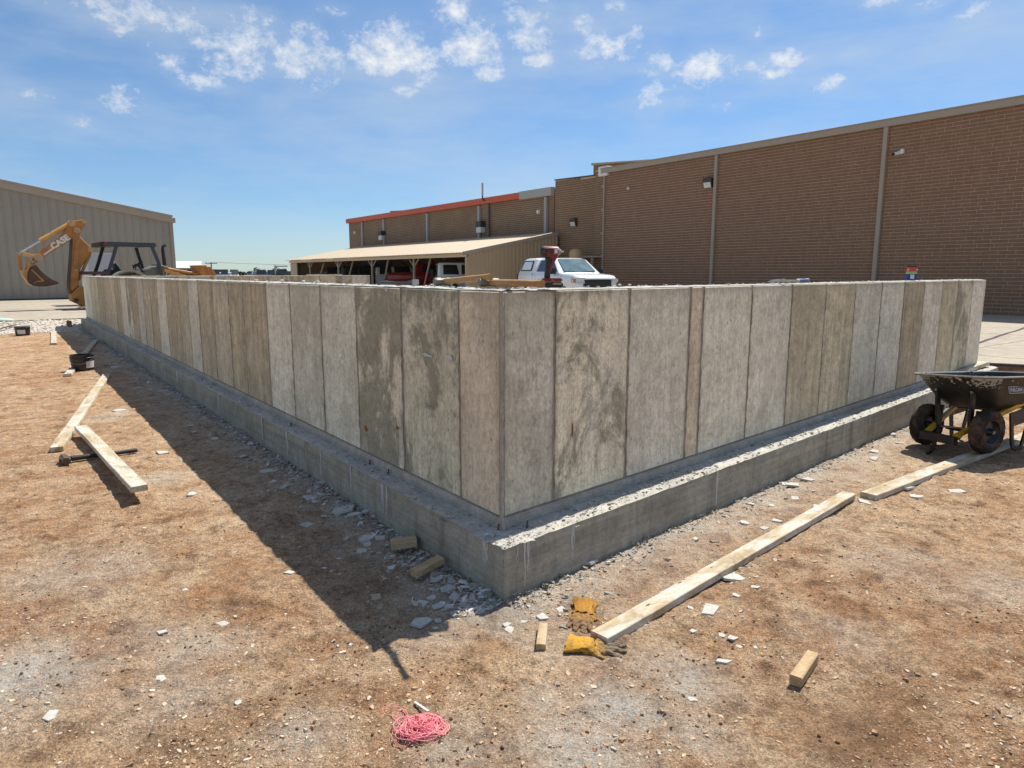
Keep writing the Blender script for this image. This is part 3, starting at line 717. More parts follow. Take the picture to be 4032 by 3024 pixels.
# board marks: vertical step lines and drips of mortar down the footing side
def drip(P, d, out, s, n, ln):
    mb = MB(); p0 = P + d * s
    for k in range(n):
        x = random.uniform(-.022, .022) * n / 3; w = random.uniform(.003, .008); l = ln * random.uniform(.35, 1.0); t = .005; m = 7; vs = []
        for i in range(m + 1):
            z = ZF - .004 - l * i / m; ww = w * (1 - .55 * i / m) * random.uniform(.8, 1.2); wob = .003 * math.sin(i * 1.3 + k)
            for a_, b_ in ((-ww, .001), (0, t), (ww, .001)):
                q = p0 + d * (x + a_ + wob) + out * b_; vs.append((q.x, q.y, z))
        mb.add(vs, [(i * 3 + c, i * 3 + c + 1, i * 3 + c + 4, i * 3 + c + 3) for i in range(m) for c in range(2)])
    mb.build('mortar_drip', 'mortar_white', FND, world=True, smooth=True)
def s_foot(px, py, d): return (onz(px, py, ZF) - KO).dot(d)
for px, py, n_, l_ in ((1950, 2110, 3, .17), (1540, 1900, 6, .2), (1388, 1830, 2, .22), (1255, 1770, 2, .24), (1135, 1695, 2, .24), (1040, 1640, 3, .24), (700, 1460, 2, .2), (860, 1550, 2, .2)):
    drip(KO, dL, nL, s_foot(px, py, dL), n_, l_)
for px, py, n_, l_ in ((2050, 2130, 6, .24), (2240, 2050, 3, .2), (2770, 1840, 4, .24), (3270, 1660, 2, .2), (3360, 1620, 2, .2)):
    drip(KO, dR, nR, s_foot(px, py, dR), n_, l_)
# rusted spots where form ties broke out, pale patch repairs
def patch(P, d, out, px, py, w, h, mat, nm):
    s, z = onplane(px, py, P + out * .014, d); mb = MB(); n = 14; c = P + d * s + out * .0155
    pts = []
    for i in range(n):
        a = 2 * math.pi * i / n; r = random.uniform(.6, 1.1); q = c + d * (w / 2 * r * math.cos(a)); pts.append((q.x, q.y, z + h / 2 * r * math.sin(a)))
    mb.add([(c.x + out.x * .002, c.y + out.y * .002, z)] + pts, [(0, i + 1, (i + 1) % n + 1) for i in range(n)])
    mb.build(nm, mat, FND, world=True)
patch(A, dL, nL, 1441, 1688, .05, .05, 'rust_stain', 'rust_spot'); patch(A, dL, nL, 1566, 1685, .045, .025, 'rust_stain', 'rust_spot')
patch(A, dL, nL, 1680, 1398, .13, .022, 'mortar_white', 'patch_repair'); patch(A, dL, nL, 1768, 1410, .09, .035, 'mortar_white', 'patch_repair')
patch(A, dL, nL, 1520, 1138, .05, .035, 'mortar_white', 'patch_repair'); patch(A, dL, nL, 1420, 1212, .05, .03, 'mortar_white', 'patch_repair')
patch(A, dL, nL, 1690, 1605, .12, .018, 'core_concrete', 'patch_repair')
patch(A, dR, nR, 2254, 1690, .012, .09, 'rust_stain', 'rust_spot')
# dowel stubs
for px, py in ((1528, 1868), (2074, 2076), (1960, 2090), (1145, 1680), (1455, 1830)):
    p = onz(px, py, ZF); mb = MB(); mb.cyl((p.x, p.y, ZF - .02), (p.x + .004, p.y, ZF + .035), .005, n=6); mb.build('form_nail', 'rusty_steel', FND, world=True)

# ------------------------------------------------------------------ loose stones and rubble
_t = (1 + 5 ** .5) / 2
ICO_V = [Vector(p).normalized() for p in ((-1, _t, 0), (1, _t, 0), (-1, -_t, 0), (1, -_t, 0), (0, -1, _t), (0, 1, _t), (0, -1, -_t), (0, 1, -_t), (_t, 0, -1), (_t, 0, 1), (-_t, 0, -1), (-_t, 0, 1))]
ICO_F = [(0, 11, 5), (0, 5, 1), (0, 1, 7), (0, 7, 10), (0, 10, 11), (1, 5, 9), (5, 11, 4), (11, 10, 2), (10, 7, 6), (7, 1, 8), (3, 9, 4), (3, 4, 2), (3, 2, 6), (3, 6, 8), (3, 8, 9), (4, 9, 5), (2, 4, 11), (6, 2, 10), (8, 6, 7), (9, 8, 1)]
class Scatter:
    def __init__(s): s.v = []; s.f = []; s.c = []
    def stone(s, p, sx, sy, sz, col, sink=.3, tilt=.25):
        o = len(s.v); q = Matrix.Rotation(random.uniform(0, 6.28), 3, 'Z') @ Matrix.Rotation(random.uniform(-tilt, tilt), 3, 'X')
        for v in ICO_V:
            k = random.uniform(.72, 1.12); w = q @ Vector((v.x * sx * k, v.y * sy * k, v.z * sz * k))
            s.v.append((p[0] + w.x, p[1] + w.y, p[2] + w.z + sz * (1 - 2 * sink))); s.c += [col[0], col[1], col[2], 1]
        s.f += [tuple(i + o for i in f) for f in ICO_F]
    def shard(s, p, sx, sy, sz, col, tilt=.35):
        o = len(s.v); n = random.choice((3, 4, 4, 5)); q = Matrix.Rotation(random.uniform(0, 6.28), 3, 'Z') @ Matrix.Rotation(random.uniform(-tilt, tilt), 3, 'X') @ Matrix.Rotation(random.uniform(-tilt, tilt), 3, 'Y')
        a0 = random.uniform(0, 6); aa = [a0 + 2 * math.pi * (i + random.uniform(-.25, .25)) / n for i in range(n)]; rr = [random.uniform(.6, 1.25) for _ in aa]
        for z, k in ((0, 1.0), (1, random.uniform(.8, 1))):
            for a, r in zip(aa, rr):
                w = q @ Vector((math.cos(a) * sx * r * k, math.sin(a) * sy * r * k, (z - .15) * sz)); s.v.append((p[0] + w.x, p[1] + w.y, p[2] + w.z)); s.c += [col[0], col[1], col[2], 1]
        s.f += [tuple(o + i for i in range(n))[::-1], tuple(o + n + i for i in range(n))] + [(o + i, o + (i + 1) % n, o + n + (i + 1) % n, o + n + i) for i in range(n)]
    def build(s, name, label, cat, mat='stone_mix'):
        me = bpy.data.meshes.new(name); me.from_pydata(s.v, [], s.f)
        at = me.color_attributes.new('col', 'FLOAT_COLOR', 'POINT'); at.data.foreach_set('color', s.c); me.materials.append(MATS[mat])
        o = bpy.data.objects.new(name, me); COL.objects.link(o); return tag(o, label, cat, kind='stuff')
def blocked(p, m=0.0):                    # inside the footing outline
    a = p - A; return a.dot(nL) < OL + m and a.dot(nR) < OR_ + m
STC = [(.52, .38, .25), (.60, .48, .35), (.42, .27, .16), (.36, .23, .14), (.52, .45, .36), (.30, .19, .11), (.58, .44, .30), (.40, .23, .13)]
sc = Scatter(); cnt = 0
while cnt < 17000:
    x = random.uniform(-150, 4182); y = 1300 + 1850 * random.random() ** .8
    p = onz(x, y)
    if p.length > 17 or blocked(p, .02): continue
    clump = noise.noise(p * 1.7) + .5 * noise.noise(p * 5)
    if clump < random.uniform(-.45, .65): continue
    s_ = min(.0085, .0015 * random.paretovariate(2.1)) * (1 + p.length * .10); c = random.choice(STC); k = random.uniform(.75, 1.15)
    if s_ > .0042: sc.shard((p.x, p.y, gz(p.x, p.y) - s_ * .12), s_ * random.uniform(.9, 1.6), s_ * random.uniform(.6, 1.1), s_ * random.uniform(.3, .7), (c[0] * k, c[1] * k, c[2] * k))
    else: sc.stone((p.x, p.y, gz(p.x, p.y)), s_ * random.uniform(.8, 1.5), s_ * random.uniform(.7, 1.1), s_ * random.uniform(.3, .6), (c[0] * k, c[1] * k, c[2] * k), .4)
    cnt += 1
# dark crumbs of turned earth
for _ in range(2600):
    x = random.uniform(-100, 4132); y = random.uniform(1500, 3100); p = onz(x, y)
    if blocked(p, .02) or noise.noise(p * 2.1 + Vector((9, 4, 0))) < .1: continue
    s_ = random.uniform(.002, .007); k = random.uniform(.6, 1.3)
    sc.stone((p.x, p.y, gz(p.x, p.y)), s_ * 1.3, s_, s_ * .7, (.16 * k, .09 * k, .05 * k))
# crushed stone by the apron
for _ in range(2600):
    t = random.uniform(-9, 1.0); q = CP + dR * t + nAway * random.uniform(-1.75, .02)
    if (q - A).dot(nL) < .2: continue
    s_ = random.uniform(.012, .035); k = random.uniform(.8, 1.1)
    sc.stone((q.x, q.y, gz(q.x, q.y)), s_ * 1.3, s_, s_ * .6, (.62 * k, .57 * k, .50 * k))
sc.build('gravel', 'small tan and grey stones strewn over the brown dirt', 'gravel')
rb = Scatter()
GC = [(.36, .34, .30), (.43, .41, .37), (.29, .265, .225), (.48, .46, .42), (.25, .215, .17), (.30, .23, .165)]
def rub(n, P, d, out, L, off, spread, smin, smax, pw=1.5, br=1.0):
    for _ in range(n):
        s = L * random.random() ** pw; dd = abs(random.gauss(0, spread)); p = P + d * s + out * (dd + .005)
        if noise.noise(p * 1.9) + .35 < random.uniform(-.5, .8) and dd > .08: continue
        z_ = min(smax, smin * random.paretovariate(1.7)); c = random.choice(GC); k = random.uniform(.85, 1.15) * br
        rb.shard((p.x, p.y, gz(p.x, p.y) + .05 * math.exp(-dd / .05) * (.5 + .5 * noise.noise(p * 4)) * random.random()), z_ * random.uniform(.8, 1.5), z_ * random.uniform(.45, .95), z_ * random.uniform(.12, .38), (c[0] * k, c[1] * k, c[2] * k), .5)
rub(4200, KO, dL, nL, LL, OL, .11, .0045, .022)
rub(900, KO, dL, nL, LL, OL, .30, .004, .014)
rub(800, KO, dL, nL, LL, OL, .17, .012, .032, 2.3, 1.35)
rub(1800, KO, dL, nL, LL, OL, .14, .006, .018, 2.0, 1.25)
rub(160, KO, dR, nR, LR, OR_, .35, .011, .026)
rub(1500, KO, dR, nR, LR, OR_, .07, .004, .013)
rub(500, KO, dR, nR, LR, OR_, .45, .004, .014)
# crumbs on the footing top and along the wall top
for P, d, out, L, off, n in ((KO, dL, nL, LL, OL, 1500), (KO, dR, nR, LR, OR_, 1700)):
    for _ in range(n):
        s = L * random.random() ** 1.4; p = P + d * s - out * random.uniform(.008, off - .01); z_ = min(.013, .003 * random.paretovariate(1.9)); c = random.choice(GC[:4]); k = random.uniform(1.0, 1.3)
        rb.shard((p.x, p.y, ZF + .002), z_ * 1.2, z_, z_ * .5, (c[0] * k, c[1] * k, c[2] * k))
for P, d, inn, L, n in ((A, dL, -nL, LL, 700), (A, dR, -nR, LR, 350)):
    for _ in range(n):
        s = L * random.random() ** 1.3; p = P + d * s + inn * random.uniform(.01, TH - .01); z_ = min(.010, .0025 * random.paretovariate(1.9)); c = random.choice(GC[:4]); k = random.uniform(1.1, 1.35)
        rb.shard((p.x, p.y, ZT + .001), z_ * 1.3, z_, z_ * .55, (c[0] * k, c[1] * k, c[2] * k))
rb.build('concrete_rubble', 'grey concrete crumbs and shards banked along the footing', 'rubble')

# larger flat chips, one by one
def chip(px, py, wpx, hpx=None, z0=0.0, lab=0, th=None):
    p = onz(px, py, z0); dist = (p - Vector((0, 0, H))).length; w = wpx * 1.18 * dist / FPX; l = (hpx or wpx * .55) * dist / FPX / max(.15, (H - z0) / dist)
    l = min(l, w * 1.3); n = random.choice((4, 4, 5, 6)); aa = sorted(2 * math.pi * (i + random.uniform(-.3, .3)) / n for i in range(n))
    pts = [(w / 2 * math.cos(a) * random.uniform(.75, 1.3), l / 2 * math.sin(a) * random.uniform(.75, 1.3)) for a in aa]
    t = th or max(.004, min(.012, w * .11)); mb = MB(); m = len(pts)
    vs = [(x, y, 0) for x, y in pts] + [(x * .94, y * .94, t * random.uniform(.8, 1.2)) for x, y in pts]
    mb.add(vs, [tuple(range(m))[::-1], tuple(range(m, 2 * m))] + [(i, (i + 1) % m, m + (i + 1) % m, m + i) for i in range(m)])
    o = mb.build('concrete_chip', 'chip_grey'); o.location = (p.x, p.y, gz(p.x, p.y) - .001 if z0 == 0 else z0)
    o.rotation_euler = (random.uniform(-.12, .12), random.uniform(-.12, .12), random.uniform(-.3, .3)); return o
CH_SH = [(1218, 1959, 55, 30), (1210, 2062, 38, 22), (1352, 2012, 62, 34), (1385, 2030, 36, 18), (1420, 2168, 38, 24), (1362, 2112, 28, 20), (1445, 2116, 48, 32), (1446, 2140, 32, 15), (1500, 2118, 46, 30),
         (1715, 2278, 52, 50), (1765, 2318, 44, 40), (1788, 2350, 44, 34), (1660, 2365, 48, 36), (1698, 2352, 34, 18), (1720, 2385, 40, 28), (1765, 2383, 36, 16), (1830, 2365, 34, 20), (1775, 2282, 34, 22),
         (1138, 2252, 34, 14), (1660, 2450, 68, 36), (1050, 1855, 60, 14), (1000, 1690, 40, 12), (750, 1685, 24, 14), (540, 1530, 26, 10), (455, 1448, 34, 12), (600, 1535, 24, 10), (648, 1540, 36, 14), (845, 1730, 24, 7), (470, 1615, 38, 10), (955, 1795, 30, 10), (1075, 1900, 28, 14)]
CH_LT = [(2309, 2215, 78, 34), (2218, 2405, 40, 44), (2138, 2432, 50, 22), (2062, 2452, 30, 12), (2010, 2480, 34, 30), (1995, 2462, 30, 14), (2870, 2275, 84, 30), (2880, 2255, 30, 18), (2905, 2240, 36, 20), (2798, 2412, 76, 38), (2720, 2394, 22, 16), (2727, 2480, 24, 14), (2886, 2514, 36, 20), (2840, 2502, 22, 12), (2848, 2602, 56, 22), (2722, 2750, 26, 16), (2912, 2538, 20, 14), (2975, 2545, 14, 12), (2535, 2466, 18, 10), (2463, 2488, 26, 16), (2898, 2342, 24, 16), (2972, 2312, 30, 12), (1380, 2535, 18, 16), (1330, 2540, 10, 10),
         (3122, 1920, 56, 14), (3095, 1905, 40, 12), (3060, 2050, 34, 16), (3180, 1890, 44, 12), (3130, 1960, 36, 12), (3230, 2000, 40, 16), (3403, 1980, 38, 16), (3570, 1926, 52, 12), (3580, 1915, 30, 10), (3604, 1955, 40, 12), (3446, 1812, 36, 12), (3440, 1780, 30, 10), (3540, 1742, 30, 10), (3510, 1706, 26, 8), (3555, 1686, 20, 8), (3770, 1938, 50, 12), (3000, 1925, 30, 10), (2960, 1985, 30, 12), (3040, 1990, 26, 10), (3010, 2080, 30, 12), (2740, 2130, 30, 12), (2930, 2060, 36, 14), (640, 1785, 40, 10), (760, 1950, 36, 14), (2080, 2390, 20, 12), (200, 2835, 38, 26), (630, 2680, 30, 22), (940, 2765, 20, 18), (880, 2455, 44, 16), (730, 2320, 20, 8), (640, 2500, 36, 12)]
for c_ in CH_SH: tag(chip(*c_), 'flat pale grey concrete chip lying in the shade of the long wall', 'chip', 'concrete chips in the shade')
for c_ in CH_LT:
    x_, y_ = c_[0], c_[1]
    if x_ > 2600 and y_ < 2160: lb, gr_ = 'flat whitish concrete chip between the footing and the planks', 'chips between footing and planks'
    elif 1950 < x_ < 2600 and y_ < 2520: lb, gr_ = 'whitish concrete chip lying near the leather gloves', 'chips near the gloves'
    elif x_ >= 2600: lb, gr_ = 'whitish concrete chip on open dirt near the lone timber block', 'chips on the open dirt'
    else: lb, gr_ = 'small pale concrete chip on sunlit dirt before the wall shadow', 'chips before the wall shadow'
    tag(chip(*c_), lb, 'chip', gr_)

# ------------------------------------------------------------------ brick building
BW = onz(3873, 1238, ZS)                 # a point at the foot of the brick front
def bfront(px, py, off=0.0): return onplane(px, py, BW + eP * off, dL)
sE, _ = bfront(2371, 900); sN = bfront(4032, 900)[0] - 4.0
zt0 = bfront(2371.3, 666)[1]; zt1 = bfront(4032, 383)[1]
ZB = (zt0 + zt1) / 2                     # top of the fascia
MAINB = thing('brick_building', 'brown brick building with tan roof fascia and tan downspouts', 'building', (BW.x, BW.y, ZS), ang(dL))
# local frame: x along dL (away to the left), y outwards to the viewer is -eP side
def BL(s, o, z): return (s, o, z - ZS)   # o: towards the viewer positive (local y = rot90(dL) = points to -eP)
hz = ZB - ZS
mb = MB(); mb.box((sN, -9.0, 0), (sE, -.02, hz - .25)); mb.build('wall', 'mortar', MAINB)
# bricks
def brick_wall(parent, s0, s1, z0, z1, gaps, cw, ch, nmax, mat='brick', off=0.0, ztop=None, prio=None):
    items = []; j = 0.0085
    r = 0; z = z0
    while z + ch * .8 < z1:
        x = s0 - (r % 2) * cw / 2 + (cw * .27 if r % 5 == 3 else 0)
        while x < s1:
            a, b = max(x, s0), min(x + cw, s1); zz = min(z + ch, z1)
            for g0, g1 in gaps:
                if a < g1 and b > g0:
                    if a < g0: b = min(b, g0)
                    elif b > g1: a = max(a, g1)
                    else: a = b
            if b - a > .06:
                lim = ztop((a + b) / 2) if ztop else 1e9
                if zz <= lim: items.append((a + j, b - j, z + j, zz - j))
            x += cw
        z += ch; r += 1
    items.sort(key=prio or (lambda t: t[0]))
    cache = {}
    for a, b, c, d in items[:nmax]:
        w, h = round(b - a, 3), round(d - c, 3)
        if (w, h) not in cache:
            m = MB(); e = .006; t = .016
            m.add([(-w / 2, -.01, 0), (w / 2, -.01, 0), (w / 2, -.01, h), (-w / 2, -.01, h), (-w / 2 + e, t, e), (w / 2 - e, t, e), (w / 2 - e, t, h - e), (-w / 2 + e, t, h - e)],
                  [(4, 5, 6, 7), (0, 1, 5, 4), (1, 2, 6, 5), (2, 3, 7, 6), (3, 0, 4, 7)])
            o = m.build('brick', mat, parent); cache[(w, h)] = o.data
        else:
            o = bpy.data.objects.new('brick', cache[(w, h)]); COL.objects.link(o); o.parent = parent
        o.location = ((a + b) / 2, off - .018 + random.uniform(-.003, .003), c)
    rest = items[nmax:]
    if rest:
        m = MB(); e = .006
        for a, b, c, d in rest:
            t = off + random.uniform(-.005, .001)
            m.add([(a, off - .03, c), (b, off - .03, c), (b, off - .03, d), (a, off - .03, d), (a + e, t, c + e), (b - e, t, c + e), (b - e, t, d - e), (a + e, t, d - e)],
                  [(4, 5, 6, 7), (0, 1, 5, 4), (1, 2, 6, 5), (2, 3, 7, 6), (3, 0, 4, 7)])
        o = m.build('brick_courses', mat, parent); o['kind'] = 'stuff'
ds1 = bfront(2824, 640)[0]; ds2 = bfront(3494, 500)[0]; ds0 = bfront(2379, 900)[0]
fz0 = bfront(3494, 560)[1] - ZS          # underside of fascia
c0 = bfront(2600, 760)[0]
brick_wall(MAINB, sN, sE, 0, hz - .18, [], .46, .114, 300)
mb = MB(); mb.box((sN - .05, -.3, hz - .22), (sE + .05, .13, hz)); mb.box((sN - .05, -.3, hz), (sE + .06, .16, hz + .03)); mb.build('fascia', 'tan_trim', MAINB)
mb = MB(); mb.add([(sN, -9, hz + .35), (sE, -9, hz + .35), (sE, -.3, hz + .01), (sN, -.3, hz + .01)], [(0, 1, 2, 3)]); mb.build('roof', 'white_metal', MAINB)
for s_ in (ds1, ds2):
    mb = MB(); mb.box((s_ - .075, -.02, .55), (s_ + .075, .10, hz - .215), .012); d_ = mb.build('downspout', 'tan_trim', MAINB)
    mb = MB(); mb.box((s_ - .11, -.015, .0), (s_ + .11, .135, .62), .012); mb.build('boot', 'tan_trim', d_)
mb = MB(); mb.box((ds0 - .04, -.01, .0), (ds0 + .05, .09, hz - .34), .01); mb.build('downspout', 'tan_trim', MAINB)
mb = MB(); mb.box((sE - .4, -.5, hz - .34), (sE + .25, .12, hz + .12), .02); mb.build('scupper_box', 'white_metal', MAINB)
# taller parapet behind the left end
pa, pz = bfront(2337, 651, 2.5); pb, pz2 = bfront(2610, 629, 2.5)
mb = MB(); mb.prism([(pa, hz - 1.6), (pa, pz - ZS), (pb, pz2 - ZS), (pb, hz - 1.6)], -2.9, -2.5); p_ = mb.build('parapet', 'brick_back', MAINB)
mb = MB(); mb.prism([(pa + .1, pz - ZS + .005), (pa + .1, pz - ZS + .12), (pb, pz2 - ZS + .05), (pb, pz2 - ZS + .005)], -2.95, -2.42); mb.build('coping', 'tan_trim', p_)
# fixtures on the brick front
def wallpack(px, py, w, parent, label, off=0.0, fr=bfront, cat='wall light', extra=0.0):
    s, z = fr(px, py); P = BW + dL * s
    root = thing('wall_light', label, cat, (P.x - eP.x * (.018 + extra), P.y - eP.y * (.018 + extra), z), ang(dL))
    mb = MB(); mb.prism([(0, w * .5), (.0, -w * .45), (w * .25, -w * .45), (w * .42, w * .1), (w * .42, w * .5)], -w / 2, w / 2, 'x'); mb.build('housing', 'bronze_dark', root)
    mb = MB(); mb.prism([(.02, -w * .47), (w * .27, -w * .44), (w * .435, w * .06), (w * .30, w * .06)], -w * .42, w * .42, 'x'); mb.build('lens', 'lens_glass', root); return root
wallpack(2794, 722, .42, MAINB, 'bronze wall light with clear lens beside the tan downspout')
def bullet(px, py, label, cat='camera', body=True, sc=1.0):
    s, z = bfront(px, py); P = BW + dL * s
    root = thing('security_camera' if body else 'wall_sensor', label, cat, (P.x - eP.x * .018, P.y - eP.y * .018, z), ang(dL))
    mb = MB(); mb.cyl((0, -.01, 0), (0, .05, 0), .07 * sc, n=14); mb.build('base', 'white_metal', root, smooth=True)
    if body:
        mb = MB(); mb.cyl((-.02, .04, 0), (.10, .26, -.06), .055, n=14); b_ = mb.build('barrel', 'white_metal', root, smooth=True)
        mb = MB(); mb.cyl((.101, .262, -.06), (.125, .305, -.075), .05, n=14); mb.build('lens', 'machine_black', b_, smooth=True)
        mb = MB(); mb.box((-.12, -.01, -.05), (-.02, .10, .10), .01); mb.build('junction_box', 'white_metal', root)
    else:
        mb = MB(); mb.cyl((0, .04, 0), (0, .10, -.01), .055 * sc, .04 * sc, n=14); mb.build('dome', 'white_dull', root, smooth=True)
    return root
bullet(3548, 601, 'white bullet security camera with black lens high on the brick wall')
bullet(2476, 742, 'small round white sensor on the brick wall left of the downspout', 'sensor', False)
# middle brick block
s0, _ = bfront(2371, 900); s1, _ = bfront(2172, 900)
za = bfront(2335, 692)[1] - ZS; zb = bfront(2178, 709)[1] - ZS
MID = thing('brick_block', 'plain brown brick block between the main building and the orange-trimmed one', 'building', (BW.x, BW.y, ZS), ang(dL))
topf = lambda s: za + (zb - za) * (s - s0) / (s1 - s0)
mb = MB(); mb.prism([(s0 + .02, 0), (s1, 0), (s1, zb), (s0 + .02, za)], -5, -.24); mb.build('wall', 'mortar', MID)
sp_ = bfront(2336, 900)[0]
brick_wall(MID, sp_, s1, 0, max(za, zb), [], .46, .114, 120, 'brick_back', -.22, topf)
mb = MB(); mb.box((s0 + .05, -.5, 0), (sp_ - .02, -.08, za + .25)); p_ = mb.build('pilaster', 'mortar', MID)
brick_wall(MID, s0 + .05, sp_ - .02, 0, za + .25, [], .46, .114, 60, 'brick_back', -.062)
mb = MB(); mb.prism([(s0, za + .0), (s1 + .03, zb), (s1 + .03, zb + .06), (s0, za + .06)], -.5, -.19); mb.build('coping', 'bronze_dark', MID)
wallpack(2250, 876, .42, MID, 'bronze wall light with clear lens on the plain brick block', extra=-.24)
# rear brick building with orange fascia
q0, _ = bfront(2180, 900, .5); q1, _ = bfront(1374, 900, .5)
RZ = bfront(1750, 800, .5)[1]; zr = (bfront(1374, 862, .5)[1] + bfront(2169, 742, .5)[1]) / 2 - ZS
REAR = thing('brick_building', 'long brick building with orange fascia behind the open shed', 'building', (BW.x + eP.x * .5, BW.y + eP.y * .5, ZS), ang(dL))
def mat_brickwall():
    m, t, b = new_mat('brick_far'); o = nd(t, 'TexCoord').outputs['Object']
    sx = nd(t, 'SeparateXYZ', {0: o}); v = nd(t, 'CombineXYZ', {0: sx.outputs[0], 1: sx.outputs[2]}).outputs[0]
    bt = nd(t, 'TexBrick', {'Vector': v, 'Color1': (.175, .118, .074, 1), 'Color2': (.20, .138, .088, 1), 'Mortar': (.36, .26, .175, 1), 'Scale': 1.0, 'Mortar Size': .014, 'Brick Width': .46, 'Row Height': .114})
    c = mix(t, 1.0, bt.outputs['Color'], ramp(t, noi(t, o, .7, 6, .7), [(.3, .8), (.7, 1.15)]), 'MULTIPLY')
    c = mix(t, ramp(t, noi(t, o, 2.5, 5, .6), [(.6, 0), (.8, .5)]), c, (.06, .05, .04))
    setc(b, t, 'Base Color', c); b.inputs['Roughness'].default_value = .92
    bump(t, b, bt.outputs['Fac'], -.4, .01)
mat_brickwall()
mb = MB(); mb.box((q0, -14, 0), (q1, 0, zr - .1)); mb.build('wall', 'brick_far', REAR)
qo = bfront(2055, 760, .5)[0]
mb = MB(); mb.box((qo, -.4, zr - .36), (q1 + .15, .2, zr)); mb.build('fascia', 'orange_fascia', REAR)['label'] = 'orange painted fascia'
mb = MB(); mb.box((q0, -.4, zr - .42), (qo - .01, .22, zr + .03)); mb.build('fascia', 'grey_fascia', REAR)['label'] = 'unpainted grey fascia'
mb = MB(); mb.prism([(qo + 4, zr + .01), (q1, zr + .9), (q1, zr + .01)], -14, -4); mb.build('roof', 'brick_far', REAR)
for px in (1430, 1515, 1687, 1891, 2153):
    s_, _ = bfront(px, 900, .5); mb = MB(); mb.box((s_ - .11, -.01, 0), (s_ + .11, .15, zr - .44), .02); mb.build('downspout', 'grey_fascia', REAR)
s_, _ = bfront(1932, 850, .5); mb = MB(); zc = bfront(1932, 795, .5)[1] - ZS; s2, _ = bfront(1914, 850, .5); ztp = bfront(1914, 721, .5)[1] - ZS
mb.tube([(s_, .12, 0), (s_, .12, zc), (s2, .26, zc + .15), (s2, .26, zr + .1)], .05, 8); cd = mb.build('conduit', 'bronze_dark', REAR)
mb = MB(); mb.tube([(s2, .26, zr + .1), (s2, .26, ztp)], .06, 8); mb.build('mast', 'grey_fascia', cd)
def rearfix(px, py, label, nm, rnd):
    s_, z_ = bfront(px, py, .5); P = BW + eP * .5 + dL * s_; r_ = thing(nm, label, 'wall light' if not rnd else 'sensor', (P.x, P.y, z_), ang(dL), )
    if rnd:
        mb = MB(); mb.cyl((0, -.02, 0), (0, .10, 0), .14, .1, n=12); mb.build('cap', 'white_metal', r_)
    else:
        mb = MB(); mb.box((-.3, -.02, .05), (.3, .4, .4), .02); mb.build('housing', 'bronze_dark', r_)
        mb = MB(); mb.box((-.27, .0, -.3), (.27, .36, .045), .02); mb.build('lens', 'lens_glass', r_)
rearfix(1512, 930, 'wall light beside the second downspout of the orange-trimmed building', 'wall_light', False)
rearfix(1902, 898, 'wall light beside the dark conduit of the orange-trimmed building', 'wall_light', False)
rearfix(2121, 834, 'round white vent cap near the grey end of the fascia', 'vent_cap', True)
rearfix(1398, 916, 'round white vent cap at the far end of the orange-trimmed building', 'vent_cap', True)

# ------------------------------------------------------------------ open shed
PB = BW + dL * bfront(2184, 1000)[0]
d0 = ray(1832.7, 1000); nn_ = Vector((d0.y, -d0.x, 0)); LS = PB.dot(nn_) / eP.dot(nn_)
PF = PB - eP * LS                        # front near corner
sf = lambda px, py: onplane(px, py, PF, dL)
ze = sf(1832.7, 997)[1]; zb_ = onplane(2184, 918.5, PB, dL)[1]
LSH = sf(1146, 1020)[0]
SHED = thing('open_shed', 'open-fronted tan metal shed leaning against the brick building', 'shed', (PF.x, PF.y, ZS), ang(dL))
# local: x along dL, y towards the viewer => the shed goes to negative y
he, hb = ze - ZS, zb_ - ZS
def rib_sheet(mb, x0, x1, pitch, fz, y_of, rib=.03):
    pass
# roof sheets
mb = MB(); nrib = int(LSH / .3); vs = []
prof = []
x = -.25
while x < LSH + .2: prof += [(x, 0), (x + .20, 0), (x + .225, .03), (x + .265, .03), (x + .29, 0)]; x += .30
for x, dz in prof: vs += [(x, .35, he + .03 + dz), (x, -LS - .02, hb + .02 + dz), (x, .35, he + .0), ]
mb.add(vs, [(i * 3, i * 3 + 3, i * 3 + 4, i * 3 + 1) for i in range(len(prof) - 1)] + [(i * 3, i * 3 + 2, i * 3 + 5, i * 3 + 3) for i in range(len(prof) - 1)])
mb.build('roof', 'tan_roof', SHED, fix=False)
mb = MB(); mb.box((-.22, .05, he - .18), (LSH + .15, .13, he - .005)); mb.build('eave_beam', 'tan_roof', SHED)
mb = MB(); mb.prism([(.36, he - .12), (.36, he + .06), (-LS, hb + .06), (-LS, hb - .12)], -.30, -.26, 'x'); mb.build('rake_trim', 'tan_trim', SHED)
# near side wall, sheet by sheet
ns = 24
for i in range(ns):
    y0 = -LS * i / ns; y1 = -LS * (i + 1) / ns; w_ = LS / ns; mb = MB()
    zt_ = lambda y: he + (hb - he) * (-y / LS) - .06
    pr = [(y0, 0), (y0 - w_ * .7, 0), (y0 - w_ * .76, -.03), (y0 - w_ * .92, -.03), (y1, 0)]
    vs = []
    for y, dx in pr: vs += [(-.22 + dx, y, 0), (-.22 + dx, y, zt_(y))]
    mb.add(vs, [(k * 2, k * 2 + 2, k * 2 + 3, k * 2 + 1) for k in range(4)]); mb.build('wall_sheet', 'tan_metal_warm', SHED)
mb = MB(); mb.box((-.21, -LS, 0), (-.15, .0, he - .1)); mb.build('wall', 'tan_metal_warm', SHED)
mb = MB(); mb.box((-.26, -.02, 0), (-.10, .10, he - .19)); mb.build('corner_trim', 'tan_metal_warm', SHED)
